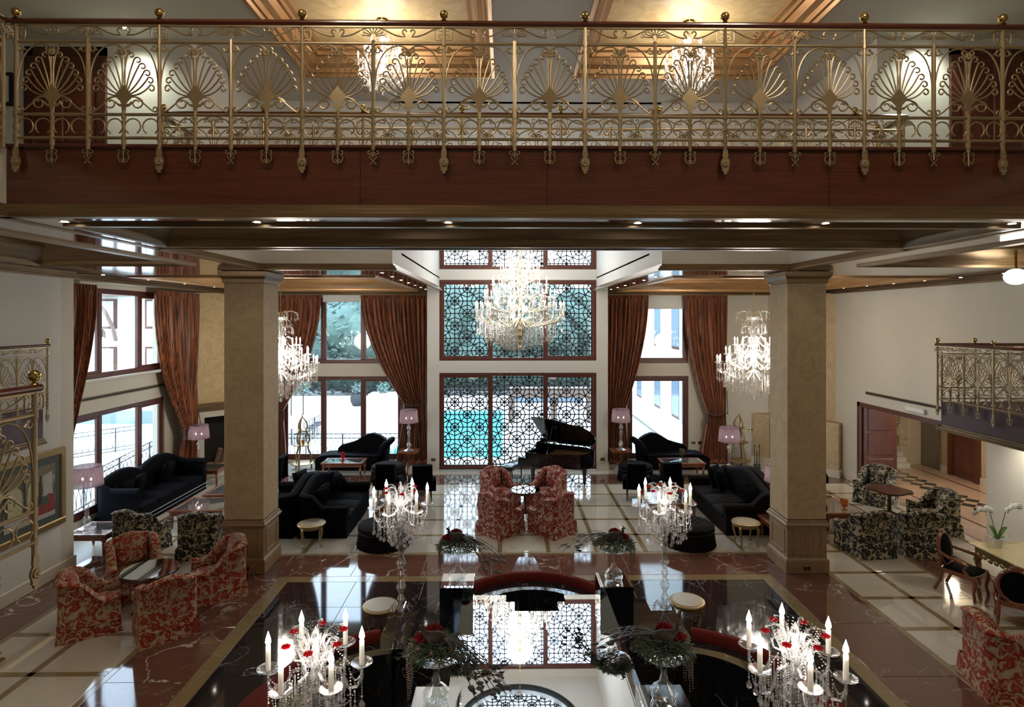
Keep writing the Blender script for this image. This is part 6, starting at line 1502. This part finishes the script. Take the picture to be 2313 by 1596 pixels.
for k in range(26): foliage(hg, (-17 + k, 39.6, 1.3), 1.5, 420, .17, rnd, 1.1); hg.sph((-17 + k, 39.6, 1.3), 1.15, 10, 7)
x_ = hg.ob('garden_hedge', K['hedge'], smooth=0); tag(x_, 'long dark hedge behind the garden wall railing', 'hedge'); x_['kind'] = 'stuff'
bs_ = MB(); foliage(bs_, (0, 0, 0), .42, 420, .07, random.Random(3)); BUSH = bs_.mesh('clipped_ball', K['tree2'], 0)
POTM = MB().lathe([(.28, 0), (.42, .25), (.44, .5), (.36, .72), (.40, .78), (.34, .78), (.3, .7), (0, .68)], 20).mesh('pot', K['pot'])
for x, y, lab in ((-9.0, 36, 'clipped box ball in grey urn, leftmost on the terrace'), (-5.55, 36.2, 'clipped box ball in grey urn, middle of the terrace'), (-4.15, 36.2, 'clipped box ball in grey urn, nearest the pool')):
    o = thing('potted_bush', lab, 'bush', (x, y, -.3), 0, 'clipped bushes in urns'); inst('pot', POTM, o); inst('clipped_ball', BUSH, o, (0, 0, 1.0))
o = thing('potted_bush', 'clipped box ball on square white planter', 'bush', (-7.25, 35, -.3), 0, 'clipped bushes in urns'); MB().box(-.75, .75, -.6, .6, 0, .9, .02).ob('planter', K['render_w'], o, smooth=0); inst('clipped_ball', BUSH, o, (0, 0, 1.15))
for k in range(3):
    o = thing('standard_tree', ('clipped ball tree on thin stem by the planter wall, %s of three' % ('first', 'second', 'third')[k]), 'tree', (-12.25 + .55 * k, 32 + .3 * k, -.3), 0, 'clipped standard trees'); MB().tube([(0, 0, 0), (0, 0, 1.2)], .035, 6).ob('stem', K['trunk'], o); inst('clipped_ball', BUSH, o, (0, 0, 1.45), None)
o = thing('garden_lamp', 'slim white garden lamp post with bent head on the terrace', 'lamp post', (-8.15, 34.2, -.3)); MB().tube([(0, 0, 0), (0, 0, 2.3), (-.45, 0, 2.35)], .05, 8).ob('post', K['render_w'], o); MB().lathe([(.14, 0), (.1, .06), (.03, .08)], 12, (-.45, 0, 2.24)).ob('lamp_head', K['render_w'], o)
# terrace dining set
o = thing('terrace_table', 'long table on the terrace seen through the left rear window', 'table', (-9.35, 26.3, -.3)); MB().box(-.45, .45, -1.6, 1.6, .70, .74).ob('top', K['render_w'], o, smooth=0)
for sx_ in (-.38, .38):
    for sy in (-1.5, 1.5): MB().tube([(sx_, sy, 0), (sx_, sy, .7)], .03, 5).ob('leg', K['black_iron'], o)
ch = None
for k in range(5):
    loc = (-8.65, 25.0 + .66 * k, -.3)
    if ch is None:
        ch = thing('terrace_chair', 'black iron terrace chair at the long table, first from the house', 'chair', loc, 0, 'terrace chairs'); MB().box(-.22, .22, -.22, .22, .43, .46).ob('seat', K['black_iron'], ch, smooth=0)
        for sx_ in (-.2, .2):
            for sy in (-.2, .2): MB().tube([(sx_, sy, 0), (sx_, sy, .95 if sx_ > 0 else .44)], .014, 5).ob('leg', K['black_iron'], ch)
        for zz in (.6, .75, .92): MB().tube([(.2, -.2, zz), (.2, .2, zz)], .012, 5).ob('back_bar', K['black_iron'], ch)
    else: dup(ch, loc, 0, 'black iron terrace chair at the long table, %s from the house' % ('first', 'second', 'third', 'fourth', 'fifth')[k])
# white annex on the right
an = thing('annex_building', 'white annex with brown windows outside the right rear window', 'building', (7.35, 0, 0))
MB().box(0, 6, 22.4, 43, -.3, 10).ob('wall', K['render_w'], an, smooth=0)
for z0, z1 in ((.75, 2.6), (3.7, 5.6)):
    for y in (24.4, 27.4, 31.2, 35.6): 
        f = MB().box(-.03, .06, y, y + 1.25, z0, z1).ob('window', K['red_wood'], an, smooth=0); MB().box(-.045, .0, y + .12, y + 1.13, z0 + .12, z1 - .12).ob('pane', K['blue'], f, smooth=0); MB().box(-.06, .0, y - .22, y, z0 - .1, z1 + .1).ob('reveal', K['sheer'], f, smooth=0)
MB().box(-.5, 0, 22.4, 43, -.1, .05).ob('ledge', K['render_w'], an, smooth=0)
# glazed link and brown pergola seen through the lattice
pg = thing('pergola', 'brown timber pergola and shutters beyond the pool, right of centre', 'pergola', (0, 0, 0))
MB().box(.2, 4.6, 29.7, 30.3, 1.0, 1.5).ob('beam', K['brownbeam'], pg, smooth=0)
for x in (.2, 2.35, 4.2): MB().box(x, x + .32, 29.8, 30.2, -.3, 1.0).ob('post', K['brownbeam'], pg, smooth=0)
MB().box(.5, 4.3, 32, 32.1, .5, 1.0).ob('shade_panel', K['blue'], pg, smooth=0)
# hotel wing seen through the left windows
hw = thing('hotel_wing', 'white building wing with curtained windows outside the left windows', 'building', (0, 0, 0))
MB().box(-40, -16.5, 30, 40, -.3, 7.2).ob('wall', K['render_w'], hw, smooth=0); MB().box(-40, -15.6, 29.0, 40, 6.15, 6.7).ob('eaves', K['brownbeam'], hw, smooth=0); MB().box(-40, -16.5, 29.9, 30, -.3, .35).ob('plinth', K['blue'], hw, smooth=0)
for z0 in (-.2 + .9, 2.1, 4.5):
    for x in (-26.6, -23.2, -20.6, -18.2):
        if z0 < 1 and x < -25: continue
        f = MB().box(x, x + .95, 29.9, 30.05, z0, z0 + 1.5).ob('window', K['red_wood'], hw, smooth=0); MB().box(x + .12, x + .83, 29.86, 29.95, z0 + .12, z0 + 1.4).ob('pane', K['sheer'], f, smooth=0); MB().box(x - .1, x + 1.05, 29.8, 29.95, z0 - .1, z0).ob('sill', K['render_w'], f, smooth=0)
for x in (-23.6, -19.7): MB().tube([(x, 29.95, 3.9), (x + .02, 29.7, 4.6), (x - .2, 29.4, 5.4), (x - .7, 29.1, 6.1)], .09, 6).ob('eaves_bracket', K['brownbeam'], hw)
